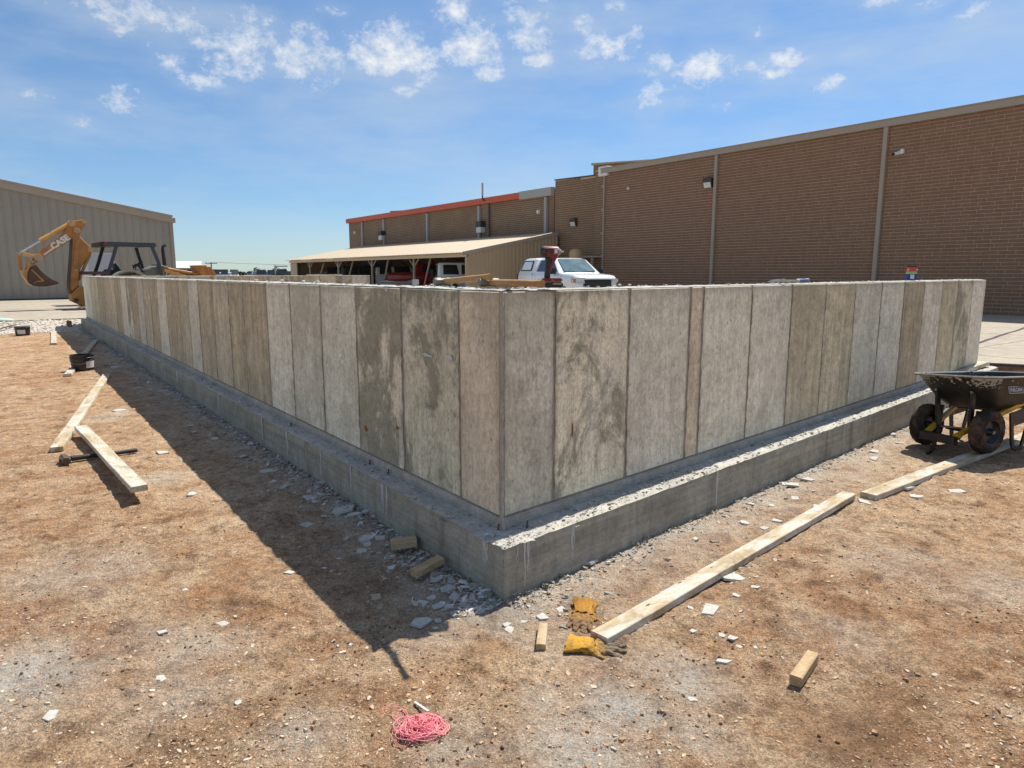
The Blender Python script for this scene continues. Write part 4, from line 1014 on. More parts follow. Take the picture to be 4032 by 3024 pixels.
# far end wall and rear lining
for i in range(9):
    mb = MB(); y0 = -i * .75; mb.box((LSH - .02, y0 - .74, 0), (LSH + .03, y0, he + .05)); mb.build('wall_sheet', 'tan_metal_warm', SHED)
mb = MB(); mb.box((LSH - 1.4, .0, 0), (LSH + .05, .06, he - .2)); mb.build('return_wall', 'tan_metal_warm', SHED)
for i in range(int(LSH / 1.0)):
    mb = MB(); mb.box((i * 1.0 + .0, -LS + .02, 0), (i * 1.0 + .97, -LS + .08, hb - .25)); mb.build('lining_sheet', 'rusty_steel', SHED)
# posts with knee braces
for px in (1220, 1332, 1465, 1630):
    s_ = sf(px, 1040)[0]; mb = MB(); mb.box((s_ - .045, -.05, 0), (s_ + .045, .05, he - .18)); po = mb.build('post', 'tan_trim', SHED)
    for k in (-1, 1):
        mb = MB(); mb.bar((s_, -.01, he - .62), (s_ + k * .55, -.01, he - .2), .04, .05); mb.build('knee_brace', 'tan_trim', po)
for pa_, pb__ in (((1245, 1080), (1267, 1028)), ((1362, 1070), (1381, 1020)), ((1492, 1100), (1517, 1016)), ((1648, 1115), (1683, 1010))):
    sa, za_ = sf(*pa_); sb, zb2 = sf(*pb__); k_ = (he - .2 - (za_ - ZS)) / max(.05, (zb2 - za_)); mb = MB()
    base = sa - (za_ - ZS) * (sb - sa) / (zb2 - za_)
    mb.bar((base, -.5, 0), (sa + (sb - sa) * k_, -.25, he - .1), .07, .08); mb.build('diagonal_prop', 'tan_trim', SHED)
for i in range(6):
    x_ = LSH * (i + .5) / 6; mb = MB(); mb.bar((x_, 0, he - .2), (x_, -LS, hb - .2), .08, .16); mb.bar((x_, -LS + .5, 1.2), (x_, -LS + 2.0, hb - 1.0), .07, .07); mb.build('rafter', 'rusty_steel', SHED)

# ------------------------------------------------------------------ vehicles
def wheel(parent, x, y, r, w, z=None, hub='steel', side=1):
    z = r if z is None else z
    M = Matrix.Translation((x, y, z)) @ Matrix.Rotation(R(90), 4, 'X')
    mb = MB(); mb.lathe([(r * .62, -w / 2), (r * .9, -w / 2), (r, -w * .32), (r, w * .32), (r * .9, w / 2), (r * .62, w / 2)], 24, M, closed=True); t_ = mb.build('wheel', 'rubber', parent, smooth=True)
    mb = MB(); mb.lathe([(0.001, -w * .3), (r * .62, -w * .42), (r * .62, w * .42), (0.001, w * .3)], 20, M); mb.build('rim', hub, t_, smooth=True); return t_
def quad_patch(mb, pts, off):
    a, b, c, d = [Vector(p) for p in pts]; n = (b - a).cross(d - a).normalized() * off
    mb.add([a + n, b + n, c + n, d + n, a - n * .3, b - n * .3, c - n * .3, d - n * .3], [(0, 1, 2, 3), (0, 4, 5, 1), (1, 5, 6, 2), (2, 6, 7, 3), (3, 7, 4, 0)])
def section(x, w, zb, zt, crown=.02, tuck=.05):
    h = [(0, zb), (w * .88, zb), (w, zb + .18), (w, zt - .20), (w * .985, zt - .09), (w - tuck - .03, zt - .015), (w * .75, zt + crown * .4), (0, zt + crown)]
    return [(x, y, z) for y, z in h] + [(x, -y, z) for y, z in h[-2:0:-1]]
def greenhouse(mb, x0b, x1b, x0t, x1t, zb, zt, wb, wt):
    # tapered cabin with rounded roof edge; x0 rear, x1 front
    def ring(xa, xb, w, z, r): return [(xa + r, w, z), (xb - r, w, z), (xb - r * .3, w * .93, z), (xb, w * .72, z), (xb + .02, 0, z), (xb, -w * .72, z), (xb - r * .3, -w * .93, z), (xb - r, -w, z), (xa + r, -w, z), (xa, -w * .9, z), (xa, w * .9, z)]
    rings = []
    for t in (0, .25, .5, .75, .90): rings.append(ring(x0b + (x0t - x0b) * t, x1b + (x1t - x1b) * t, wb + (wt - wb) * t, zb + (zt - .02 - zb) * t, .10))
    rings.append(ring(x0t + .04, x1t - .06, wt - .015, zt - .035, .12)); rings.append(ring(x0t + .13, x1t - .18, wt - .09, zt - .006, .14)); rings.append(ring(x0t + .5, x1t - .55, wt - .35, zt + .012, .1))
    mb.loft(rings)
def pickup(label, group, loc, rz, paint, topper, detail=True):
    t = thing('pickup_truck', label, 'truck', loc, rz, group)
    L2 = 2.95; W = 1.0
    mb = MB()
    st = [(-2.92, .86, .55, 1.22), (-2.86, .96, .50, 1.30), (-2.6, .985, .46, 1.31), (-1.2, W, .44, 1.31), (.4, W, .42, 1.29), (1.2, W, .42, 1.29), (1.45, W, .42, 1.265), (2.0, .99, .42, 1.235), (2.5, .975, .40, 1.20), (2.72, .95, .40, 1.165), (2.84, .90, .42, 1.09), (2.90, .85, .5, .98)]
    mb.loft([section(*s) for s in st])
    greenhouse(mb, -1.15, 1.5, -.95, .55, 1.26, 1.90, .955, .735)
    body = mb.build('body', paint, t, smooth=35)
    if topper:
        mb = MB(); greenhouse(mb, -2.84, -1.16, -2.45, -1.14, 1.27, 1.93, .95, .76); tp = mb.build('camper_shell', paint, t, smooth=35)
        for sd in (1, -1):
            f = lambda u, v: (-2.62 + u * 1.26 + v * .22 * (1 - u), sd * (.95 - .155 * v * 1.02), 1.34 + v * .50)
            mb = MB(); quad_patch(mb, [f(0.06, .05), f(1, .05), f(1, .92), f(.06, .92)] if sd > 0 else [f(1, .05), f(.06, .05), f(.06, .92), f(1, .92)], -.022)
            wn = mb.build('side_window', 'machine_black', tp)
            mb = MB(); g_ = [f(.13, .13), f(.95, .13), f(.95, .83), f(.13, .83)]; quad_patch(mb, g_ if sd > 0 else [g_[1], g_[0], g_[3], g_[2]], -.030); mb.build('window_panel', paint, wn)
            mb = MB(); mb.box((-2.02, sd * .885 - .03, 1.49), (-1.94, sd * .885 + .03, 1.56)); mb.build('latch', 'machine_black', wn)
    # windscreen and side glass
    mb = MB(); f = lambda u, v: (1.47 - v * .93, u * (.90 - .16 * v), 1.29 + v * .57)
    quad_patch(mb, [f(-.80, .06), f(.80, .06), f(.82, .93), f(-.82, .93)], .045); mb.build('windscreen', 'windscreen', t)
    for sd in (1, -1):
        g = lambda x, v: (x, sd * (.957 - .218 * v), 1.27 + v * .62)
        for pts, nm in (([(-.80, .1), (.16, .1), (.16, .86), (-.66, .86)], 'rear_window'), ([(.22, .1), (1.18, .1), (.58, .86), (.22, .86)], 'door_window')):
            mb = MB(); p = [g(*q) for q in pts]; quad_patch(mb, p if sd > 0 else [p[1], p[0], p[3], p[2]], -.016); mb.build(nm, 'car_glass', t)
        mb = MB(); mb.box((1.02, sd * 1.03 - .02 * sd, 1.26), (1.16, sd * 1.24, 1.44), .03); mb.build('mirror', 'machine_black', t)
        mb = MB(); mb.box((.30, sd * 1.0 - .01, 1.08), (.50, sd * 1.0 + .03 * sd, 1.13), .008); mb.build('door_handle', 'machine_black', t)
        mb = MB(); mb.box((.205, sd * 1.0 - .004, .5), (.213, sd * 1.0 + .006 * sd, 1.24)); mb.box((-.83, sd * 1.0 - .004, .5), (-.822, sd * 1.0 + .006 * sd, 1.24)); mb.box((-1.155, sd * .99, .5), (-1.147, sd * 1.003, 1.28)); mb.build('door_gap', 'machine_black', t)
        mb = MB(); mb.box((2.60, sd * .62, .90), (2.935, sd * .93, 1.06), .03); h_ = mb.build('headlight', 'lens_glass', t)
        mb = MB(); mb.box((2.55, sd * .86, .91), (2.90, sd * .955, 1.05), .02); mb.build('indicator', 'amber', h_)
        mb = MB(); mb.box((-2.94, sd * .80, .85), (-2.80, sd * .96, 1.22), .02); mb.build('tail_light', 'taillight', t)
        for x in (1.95, -1.75): wheel(t, x, sd * .86, .40, .27, hub='chrome')
    mb = MB(); mb.box((2.70, -.63, .62), (2.93, .63, 1.03), .03); gr = mb.build('grille', 'machine_black', t)
    mb = MB(); mb.box((2.80, -.92, .44), (2.99, .92, .60), .03); mb.build('bumper', 'chrome', t)
    mb = MB(); mb.box((2.86, -.6, .97), (2.945, .6, 1.0)); mb.build('grille_bar', 'rim_black', gr)
    mb = MB(); mb.box((-2.99, -.9, .48), (-2.86, .9, .64), .03); mb.build('rear_bumper', 'chrome', t)
    mb = MB(); mb.box((-2.945, -.76, .72), (-2.925, .76, 1.26), .008); tg = mb.build('tailgate', paint, t)
    mb = MB(); mb.box((-2.955, -.6, .98), (-2.945, .6, 1.03)); mb.box((-2.955, -.6, .84), (-2.945, .6, .87)); mb.build('tailgate_crease', paint, tg)
    return t
# white pickup with camper shell in front of the brick wall
f_ = Vector((.38, -.925, 0)).normalized(); Yr = 32.0; rr_ = Vector(((2033 - CXP) / 2715 * Yr, Yr, 0)); left_ = Vector((-f_.y, f_.x, 0))
ctr = rr_ + f_ * 2.95 + left_ * 1.0
pickup('white pickup truck with white camper shell parked before the brick wall', None, (ctr.x, ctr.y, ZS), ang(f_), 'white_paint', True)
# vehicles parked in the shed (local positions along its front)
def at_px(px, y): return in_shed(onplane(px, 1080, PF + eP * y, dL)[0], y)
def in_shed(s, y): P = PF + dL * s + eP * y; return (P.x, P.y, ZS)
s_, _ = sf(1590, 1080)
fw = (eP * .92 + dL * -.38).normalized()
pickup('red pickup truck parked tail outwards in the open shed', None, at_px(1700, 3.6), ang(fw), 'red_paint', False)
def box4x4(label, loc, rz, paint, spare=True, cat='car', name='off_roader', w=.9, top=1.85):
    t = thing(name, label, cat, loc, rz)
    mb = MB(); mb.loft([section(x, w_, .5, z) for x, w_, z in ((-1.9, w * .98, 1.12), (-1.6, w, 1.16), (.8, w, 1.16), (1.0, w * .85, 1.12), (1.9, w * .8, 1.06), (2.0, w * .7, .95))]); mb.build('body', paint, t, smooth=35)
    mb = MB(); greenhouse(mb, -1.9, .95, -1.86, .62, 1.12, top, w * .93, w * .84); mb.build('hard_top', paint, t, smooth=35)
    for sd in (1, -1):
        for x0, x1 in ((-1.6, -.75), (-.6, .55)):
            mb = MB(); g = lambda x, v: (x, sd * (w * .945 - .085 * v), 1.2 + v * .52); p = [g(x0, 0), g(x1, 0), g(x1 - .1, 1), g(x0, 1)]
            quad_patch(mb, p if sd > 0 else [p[1], p[0], p[3], p[2]], -.02); mb.build('side_window', 'car_glass', t)
        mb = MB(); mb.box((-1.97, sd * w * .82 - .06, .85), (-1.86, sd * w * .82 + .06, 1.05), .02); mb.build('tail_light', 'taillight', t)
        for x in (1.25, -1.15): wheel(t, x, sd * w * .9, .40, .26)
    mb = MB(); mb.box((-1.94, -w * .68, 1.2), (-1.90, w * .68, 1.7), .01); mb.build('rear_window', 'car_glass', t)
    mb = MB(); quad_patch(mb, [(.97, -w * .75, 1.2), (.97, w * .75, 1.2), (.68, w * .72, 1.72), (.68, -w * .72, 1.72)], .04); mb.build('windscreen', 'car_glass', t)
    mb = MB(); mb.box((-2.05, -w, .5), (-1.9, w, .65), .02); mb.build('bumper', 'machine_black', t)
    if spare:
        M = Matrix.Translation((-2.12, 0.12, 1.08)) @ Matrix.Rotation(R(90), 4, 'Y')
        mb = MB(); mb.lathe([(.22, -.12), (.36, -.12), (.40, -.07), (.40, .07), (.36, .12), (.22, .12)], 22, M, closed=True); sp = mb.build('spare_wheel', 'rubber', t, smooth=True)
        mb = MB(); mb.lathe([(.001, -.06), (.22, -.09), (.22, .09), (.001, .06)], 16, M); mb.build('rim', 'rim_black', sp)
    return t
box4x4('white boxy off-roader with spare wheel on its tail in the shed', at_px(1852, 2.6), ang((eP * .90 - dL * .43).normalized()), 'white_paint')
box4x4('white and grey estate car deep in the shed beyond the red pickup', at_px(1585, 4.6), ang((eP * .9 - dL * .43).normalized()), 'white_dull', False, 'car', 'estate_car', .92, 1.72)
box4x4('dark vehicle parked in the dim shed behind the timber-topped wall', at_px(1450, 4.0), ang((eP * .9 - dL * .43).normalized()), 'dark_paint', False, 'car', 'estate_car', .92, 1.8)
box4x4('dark red vehicle at the far end of the shed', at_px(1375, 3.0), ang((eP * .9 - dL * .43).normalized()), 'red_paint', False, 'car', 'estate_car', .92, 1.35)

# tan tank with domed lid behind the white pickup
p = Vector(((2265 - CXP) / 2715 * 34.5, 34.5, ZS)); rt_ = 25.5 / 2715 * 34.5 * 1.0; zt_ = H + (1076 - 981) / 2715 * 34.5 - ZS
t = thing('tank', 'tan plastic tank with domed lid behind the white pickup', 'tank', p)
mb = MB(); mb.lathe([(rt_, 0), (rt_, zt_ - .34), (rt_ * 1.02, zt_ - .30), (rt_ * 1.0, zt_ - .26)], 24); bd = mb.build('body', 'tank_tan', t, smooth=30)
for k in range(4):
    mb = MB(); mb.lathe([(rt_, .4 + k * .45), (rt_ + .025, .43 + k * .45), (rt_ + .025, .47 + k * .45), (rt_, .5 + k * .45)], 24); mb.build('hoop', 'tank_tan', bd, smooth=30)
mb = MB(); mb.lathe([(rt_ * .99, zt_ - .262), (rt_ * .93, zt_ - .14), (rt_ * .75, zt_ - .05), (rt_ * .4, zt_ - .005), (.01, zt_)], 24); mb.build('lid', 'tank_tan', t, smooth=60)
# low flat canopy at the foot of the brick block
p0 = Vector(((2310 - CXP) / 2715 * 35.3, 35.3, ZS)); t = thing('flat_canopy', 'low pale flat canopy beside the tan tank', 'canopy', p0, ang(dL))
zc_ = H + (1076 - 1010) / 2715 * 35 - ZS
mb = MB(); mb.box((-.7, -.5, zc_ - .06), (.7, .3, zc_), .01); mb.build('top', 'tan_roof', t)
for x_ in (-.62, .62):
    for y_ in (-.42, .22):
        mb = MB(); mb.box((x_ - .04, y_ - .04, 0), (x_ + .04, y_ + .04, zc_ - .06)); mb.build('leg', 'tan_trim', t)

# ------------------------------------------------------------------ tan metal building on the left
p0 = onz(0, 1183.5, ZS); ML = lambda px, py: onplane(px, py, p0, dR)
sR_, zR_ = ML(680, 853); sC, _ = ML(676, 1000)
s0_, z0_ = ML(0, 711); pitch = (zR_ - z0_) / (sR_ - s0_)
METAL = thing('metal_building', 'tan ribbed metal building with sloping gable trim', 'building', (p0.x, p0.y, ZS), ang(dR))
# local x along dR, local y = away
ztop = lambda s: z0_ + pitch * (s - s0_) - ZS
sLeft = -7.0; pw = .36; n = int((sC - sLeft) / pw)
mb = MB(); mb.prism([(sLeft, 0), (sC, 0), (sC, ztop(sC) - .1), (sLeft, ztop(sLeft) - .1)], .04, 14); mb.build('wall_core', 'tan_metal_dark', METAL)
for i in range(n + 1):
    a = sLeft + i * pw; b_ = min(a + pw, sC)
    if b_ - a < .05: continue
    pr = [(a, 0), (a + pw * .80, 0), (a + pw * .85, -.032), (a + pw * .95, -.032), (a + pw, 0)]; pr = [(x, y) for x, y in pr if x <= sC + .001]
    mb = MB(); vs = []
    for x, y in pr: vs += [(x, y, .06), (x, y, ztop(x) - .12)]
    if len(pr) > 1: mb.add(vs, [(k * 2, k * 2 + 2, k * 2 + 3, k * 2 + 1) for k in range(len(pr) - 1)]); mb.build('wall_sheet', 'tan_metal_dark', METAL, fix=False)
def strip(x0, x1, lo, hi, y0, y1, nm, mat):
    mb = MB(); mb.prism([(x0, ztop(x0) + lo), (x1, ztop(x1) + lo), (x1, ztop(x1) + hi), (x0, ztop(x0) + hi)], y0, y1); mb.build(nm, mat, METAL)
strip(sLeft, sC + .12, -.34, -.02, -.10, .02, 'gable_trim', 'tan_trim'); strip(sLeft, sC + .16, -.02, .05, -.16, 14, 'roof', 'tan_trim')
mb = MB(); mb.box((sC - .02, -.06, 0), (sC + .10, .16, ztop(sC) - .33), .01); mb.build('corner_trim', 'tan_metal_dark', METAL)
mb = MB(); mb.box((sC + .10, -.1, ztop(sC) - .36), (sC + .3, 14, ztop(sC) - .1), .02); mb.build('gutter', 'tan_trim', METAL)
mb = MB(); mb.box((sC + .12, .2, 0), (sC + .24, .34, ztop(sC) - .34), .01); mb.build('downspout', 'tan_trim', METAL)
mb = MB(); mb.box((sLeft, -.03, 0), (sC, .03, .06)); mb.build('base_flashing', 'bronze_dark', METAL)

# ------------------------------------------------------------------ backhoe loader
bq = Vector(((300 - CXP) / 2715 * 24.5, 24.5, ZS))
HOE = thing('backhoe_loader', 'yellow-orange backhoe loader with raised boom and dark open canopy', 'backhoe', bq, ang(dR))
def hp(cx, cy):                          # crop (50,850) at .2291
    s, z = onplane(50 + cx * .22909, 850 + cy * .22909, bq, dR); return (s, z - ZS)
def hq(cx, cy):                          # crop (350,920) at .24864
    s, z = onplane(350 + cx * .24864, 920 + cy * .24864, bq, dR); return (s, z - ZS)
def plate(name, pts, y0, y1, mat, parent=HOE, bev=0.0):
    mb = MB(); mb.prism(pts, y0, y1)
    o = mb.build(name, mat, parent)
    if bev:
        md = o.modifiers.new('bevel', 'BEVEL'); md.width = bev; md.segments = 2; md.limit_method = 'ANGLE'
    return o
def pin(c, r, y0, y1, mat, parent, name='pivot_pin'):
    mb = MB(); mb.cyl((c[0], y0, c[1]), (c[0], y1, c[1]), r, n=16); return mb.build(name, mat, parent, smooth=True)
boom = plate('boom', [hp(*c) for c in ((1030, 250), (1050, 215), (1090, 200), (1130, 215), (1150, 260), (1150, 370), (1320, 530), (1360, 570), (1365, 615), (1340, 650), (1305, 690), (1180, 860), (1140, 930), (1125, 1120), (1120, 1200), (1020, 1290), (1000, 1300), (960, 1240), (945, 1170), (985, 640), (1000, 400))], -.16, .16, 'machine_yellow', bev=.03)
plate('boom_side_plate', [hp(*c) for c in ((1050, 440), (1085, 410), (1120, 440), (1120, 560), (1110, 1080), (1040, 1120), (1010, 1100), (1045, 560))], -.185, .185, 'machine_yellow', boom, .01)
plate('boom_rear_flange', [hp(*c) for c in ((1000, 395), (1014, 395), (1000, 640), (968, 1200), (975, 1330), (950, 1260), (944, 1170), (984, 640))], -.19, .19, 'bucket_rust', boom)
for c, r in (((1090, 250), .10), ((1320, 588), .10), ((1078, 930), .05)): pin(hp(*c), r, -.215, .215, 'machine_yellow_pale', boom); pin(hp(*c), r * .5, -.23, .23, 'steel', boom)
# swing tower at the bottom of the boom
plate('swing_tower', [hp(*c) for c in ((975, 1345), (1130, 1195), (1230, 1225), (1330, 1230), (1420, 1300), (1420, 1600), (1250, 1550), (1190, 1545), (990, 1460))], -.22, .22, 'machine_yellow', bev=.02)
plate('boom_cylinder', [hp(*c) for c in ((1345, 640), (1300, 690), (1205, 870), (1150, 1010), (1145, 1110), (1175, 1120), (1190, 1020), (1250, 890), (1330, 720))], -.07, .07, 'machine_yellow_pale', boom)
pin(hp(1065, 1445), .07, -.25, .25, 'bucket_rust', HOE); pin(hp(1230, 1425), .06, -.3, .3, 'chrome', HOE); pin(hp(1245, 1522), .06, -.3, .3, 'chrome', HOE)
# dipper arm with the name on it
dip = plate('dipper_arm', [hp(*c) for c in ((380, 810), (330, 780), (340, 740), (400, 660), (830, 330), (930, 190), (960, 110), (1010, 90), (1190, 65), (1235, 80), (1245, 115), (1180, 245), (1020, 400), (470, 745))], -.12, .12, 'machine_yellow', bev=.02)
for c, r in (((1212, 102), .08), ((1000, 130), .11), ((430, 710), .13), ((325, 795), .08)): pin(hp(*c), r, -.17, .17, 'machine_yellow_pale', dip); pin(hp(*c), r * .5, -.19, .19, 'steel', dip)
a_, b_ = Vector(hp(690, 520)), Vector(hp(910, 385)); c_ = (a_ + b_) / 2; an = math.atan2(b_.y - a_.y, b_.x - a_.x)
text_part('lettering', 'CASE', .26, .002, 'white_metal', dip, Matrix.Translation((c_.x, -.124, c_.y)) @ Matrix.Rotation(-an, 4, 'Y') @ Matrix.Rotation(R(90), 4, 'X') @ Matrix.Scale(1.08, 4, (1, 0, 0)), bold=.012)
for k, (u, v) in enumerate((((520, 665), (690, 545)), ((530, 678), (700, 556)))):
    u, v = Vector(hp(*u)), Vector(hp(*v)); mb = MB(); mb.bar((u.x, -.124, u.y), (v.x, -.124, v.y), .008, .022); mb.build('stripe', 'white_metal', dip)
# curl cylinder: barrel and rod
u, v, w_ = hp(130, 625), hp(470, 430), hp(960, 150)
mb = MB(); mb.cyl((v[0], 0, v[1]), (w_[0], 0, w_[1]), .082, n=16); cyl_ = mb.build('curl_cylinder', 'machine_yellow_pale', HOE, smooth=True)
mb = MB(); mb.cyl((u[0], 0, u[1]), (v[0], 0, v[1]), .038, n=12); mb.build('rod', 'chrome', cyl_, smooth=True)
mb = MB(); q_ = hp(660, 300); mb.box((q_[0] - .04, -.05, q_[1] - .02), (q_[0] + .04, .05, q_[1] + .05), .01); mb.build('port', 'steel', cyl_)
plate('bucket_link', [hp(*c) for c in ((60, 640), (100, 625), (140, 640), (160, 900), (175, 930), (140, 940), (110, 920))], -.09, .09, 'machine_yellow', bev=.01)
plate('guide_link', [hp(*c) for c in ((140, 635), (200, 628), (370, 680), (450, 690), (460, 720), (410, 740), (340, 715), (150, 670))], -.15, .15, 'machine_yellow_pale', bev=.01)
pin(hp(100, 655), .06, -.16, .16, 'steel', HOE)
# digging bucket: two cheeks, curved back, teeth
cheek = [hp(*c) for c in ((325, 840), (375, 850), (440, 930), (520, 1010), (640, 1090), (770, 1150), (740, 1165), (560, 1205), (430, 1210), (340, 1195), (270, 1150), (235, 1080), (240, 980), (285, 890))]
for y0, y1 in ((-.36, -.335), (.335, .36)): plate('bucket_cheek', cheek, y0, y1, 'bucket_rust')
back = [hp(*c) for c in ((325, 840), (285, 885), (240, 975), (234, 1080), (268, 1150), (340, 1197), (430, 1212), (560, 1207), (745, 1166), (790, 1150))]
mb = MB(); vs = []
for (x, z) in back: vs += [(x, -.36, z), (x, .36, z)]
mb.add(vs, [(i * 2, i * 2 + 2, i * 2 + 3, i * 2 + 1) for i in range(len(back) - 1)]); o = mb.build('bucket_shell', 'bucket_rust', HOE, smooth=50)
md = o.modifiers.new('thick', 'SOLIDIFY'); md.thickness = .025
plate('bucket_ear', [hp(*c) for c in ((300, 745), (350, 760), (380, 830), (330, 845), (290, 890), (250, 960), (235, 1030), (240, 1140), (330, 1200), (260, 1160), (195, 1070), (165, 1030), (140, 950), (165, 905), (210, 930), (235, 880), (250, 800))], -.17, .17, 'machine_yellow_pale', bev=.01)
plate('bucket_gusset', [hp(*c) for c in ((280, 925), (300, 915), (510, 1110), (490, 1130), (400, 1130), (345, 1150), (320, 1170), (330, 1150), (400, 1115), (470, 1110))], -.375, -.355, 'machine_yellow')
for i in range(5):
    y = -.32 + .16 * i; a_, b_ = hp(735, 1160), hp(855, 1152); mb = MB(); mb.prism([(a_[0], a_[1] - .03), (b_[0], b_[1]), (a_[0], a_[1] + .05)], y - .03, y + .03); mb.build('bucket_tooth', 'steel', HOE)
# canopy
a_, b_ = hq(112, 135), hq(975, 190); W_ = .72
mb = MB(); tk = hq(500, 125)[1] - hq(500, 195)[1]; b_ = (b_[0], a_[1] - tk)
mb.box((a_[0] + .05, -W_, b_[1]), (b_[0], W_, a_[1]), .03); can = mb.build('canopy', 'machine_blue_grey', HOE)
mb = MB(); mb.box((a_[0] - .02, -W_ + .05, b_[1] - .01), (a_[0] + .22, W_ - .05, a_[1] - .02), .02); mb.build('rear_lamp_bar', 'machine_black', can)
q_ = hq(182, 160)
for y in (-W_ + .02, W_ - .02):
    mb = MB(); mb.box((q_[0] - .04, y - .05, q_[1] - .07), (q_[0] + .04, y + .05, q_[1] + .05), .01); mb.build('work_light', 'taillight', can)
for (t_, bt_, y) in (((300, 195), (150, 660), .62), ((375, 195), (225, 660), -.62), ((810, 195), (915, 520), .62), ((905, 195), (1060, 660), -.62)):
    t2, b2 = hq(*t_), hq(*bt_); e_ = Vector((b2[0] - t2[0], 0, b2[1] - t2[1])).normalized() * .35; mb = MB()
    mid = hq(*{(905, 195): (1025, 470)}.get(t_, ((t_[0] + bt_[0]) / 2, (t_[1] + bt_[1]) / 2)))
    for p1, p2 in (((t2[0], t2[1] + .05), mid), (mid, (b2[0] + e_.x, b2[1] + e_.z))): mb.bar((p1[0], y, p1[1]), (p2[0], y, p2[1]), .10, .10, (0, 1, 0))
    mb.build('canopy_post', 'machine_blue_grey' if y < 0 else 'machine_black', HOE)
# seat, controls, dash, hood, exhaust
plate('seat_back', [hq(*c) for c in ((368, 475), (400, 470), (440, 520), (475, 570), (470, 700), (415, 700), (415, 600), (395, 540))], -.26, .26, 'machine_black', bev=.03)
q_ = hq(440, 690); mb = MB(); mb.box((q_[0] - .1, -.26, q_[1] - .25), (q_[0] + .55, .26, q_[1] - .08), .04); mb.build('seat', 'machine_black', HOE)
a_, b_ = hq(715, 530), hq(835, 450); c_ = ((a_[0] + b_[0]) / 2, (a_[1] + b_[1]) / 2); an = math.atan2(b_[1] - a_[1], b_[0] - a_[0])
path = [(c_[0] + .2 * math.cos(t * .3142) * math.cos(an), .2 * math.sin(t * .3142), c_[1] + .2 * math.cos(t * .3142) * math.sin(an)) for t in range(20)]
mb = MB(); mb.tube(path, .018, 6, True); sw = mb.build('steering_wheel', 'machine_black', HOE, smooth=True)
for k in range(3):
    p_ = path[k * 7 % 20]; mb = MB(); mb.tube([(c_[0], 0, c_[1]), p_], .012, 5); mb.build('spoke', 'machine_black', sw)
d_ = hq(850, 600); mb = MB(); mb.tube([(c_[0], 0, c_[1]), (d_[0], 0, d_[1])], .035, 8); mb.build('steering_column', 'machine_black', HOE)
for (u, v, yy) in (((665, 495), (710, 640), -.3), ((710, 480), (730, 640), -.2), ((740, 590), (745, 650), -.1)):
    u, v = hq(*u), hq(*v); mb = MB(); mb.tube([(v[0], yy, v[1] - .3), (u[0], yy, u[1] - .05)], .018, 6); lv = mb.build('control_lever', 'machine_black', HOE); mb = MB(); mb.cyl((u[0], yy, u[1] - .06), (u[0], yy, u[1]), .035, n=10); mb.build('knob', 'machine_black', lv)
plate('control_tower', [hq(*c) for c in ((215, 640), (280, 560), (350, 570), (360, 610), (400, 640), (400, 900), (215, 900))], -.3, .3, 'machine_black', bev=.02)
plate('dash_cowl', [hq(*c) for c in ((845, 600), (880, 560), (960, 520), (1035, 505), (1060, 540), (1065, 900), (850, 900))], -.34, .34, 'machine_grey', bev=.05)
plate('hood', [hq(*c) for c in ((1040, 480), (1085, 490), (1250, 540), (1500, 610), (1600, 650), (1600, 900), (1040, 900))], -.42, .42, 'machine_grey', bev=.04)
plate('hood_side', [hq(*c) for c in ((1060, 550), (1130, 560), (1130, 830), (1060, 830))], -.45, .45, 'machine_yellow_pale')
mb = MB(); q_ = hq(1265, 660)
text_part('lettering', 'CASE', .20, .002, 'white_metal', HOE, Matrix.Translation((q_[0], -.432, q_[1] + .03)) @ Matrix.Rotation(R(90), 4, 'X'), bold=.01)
path = [hq(*c) for c in ((1230, 560), (1225, 480), (1210, 350), (1195, 240), (1196, 205), (1215, 190), (1245, 178))]
mb = MB(); mb.tube([(x, .22, z) for x, z in path], [.07, .07, .065, .062, .06, .055, .05], 10); mb.build('exhaust_stack', 'machine_black', HOE, smooth=True)
mb = MB(); path = [(hq(560, 900)[0] + .80 * math.cos(a), .62 * math.sin(a) * 0 + 0, hq(560, 900)[1] + .86 * math.sin(a)) for a in [math.pi * i / 12 for i in range(13)]]
fc = hq(560, 900); rf = hq(560, 575)[1] - fc[1]
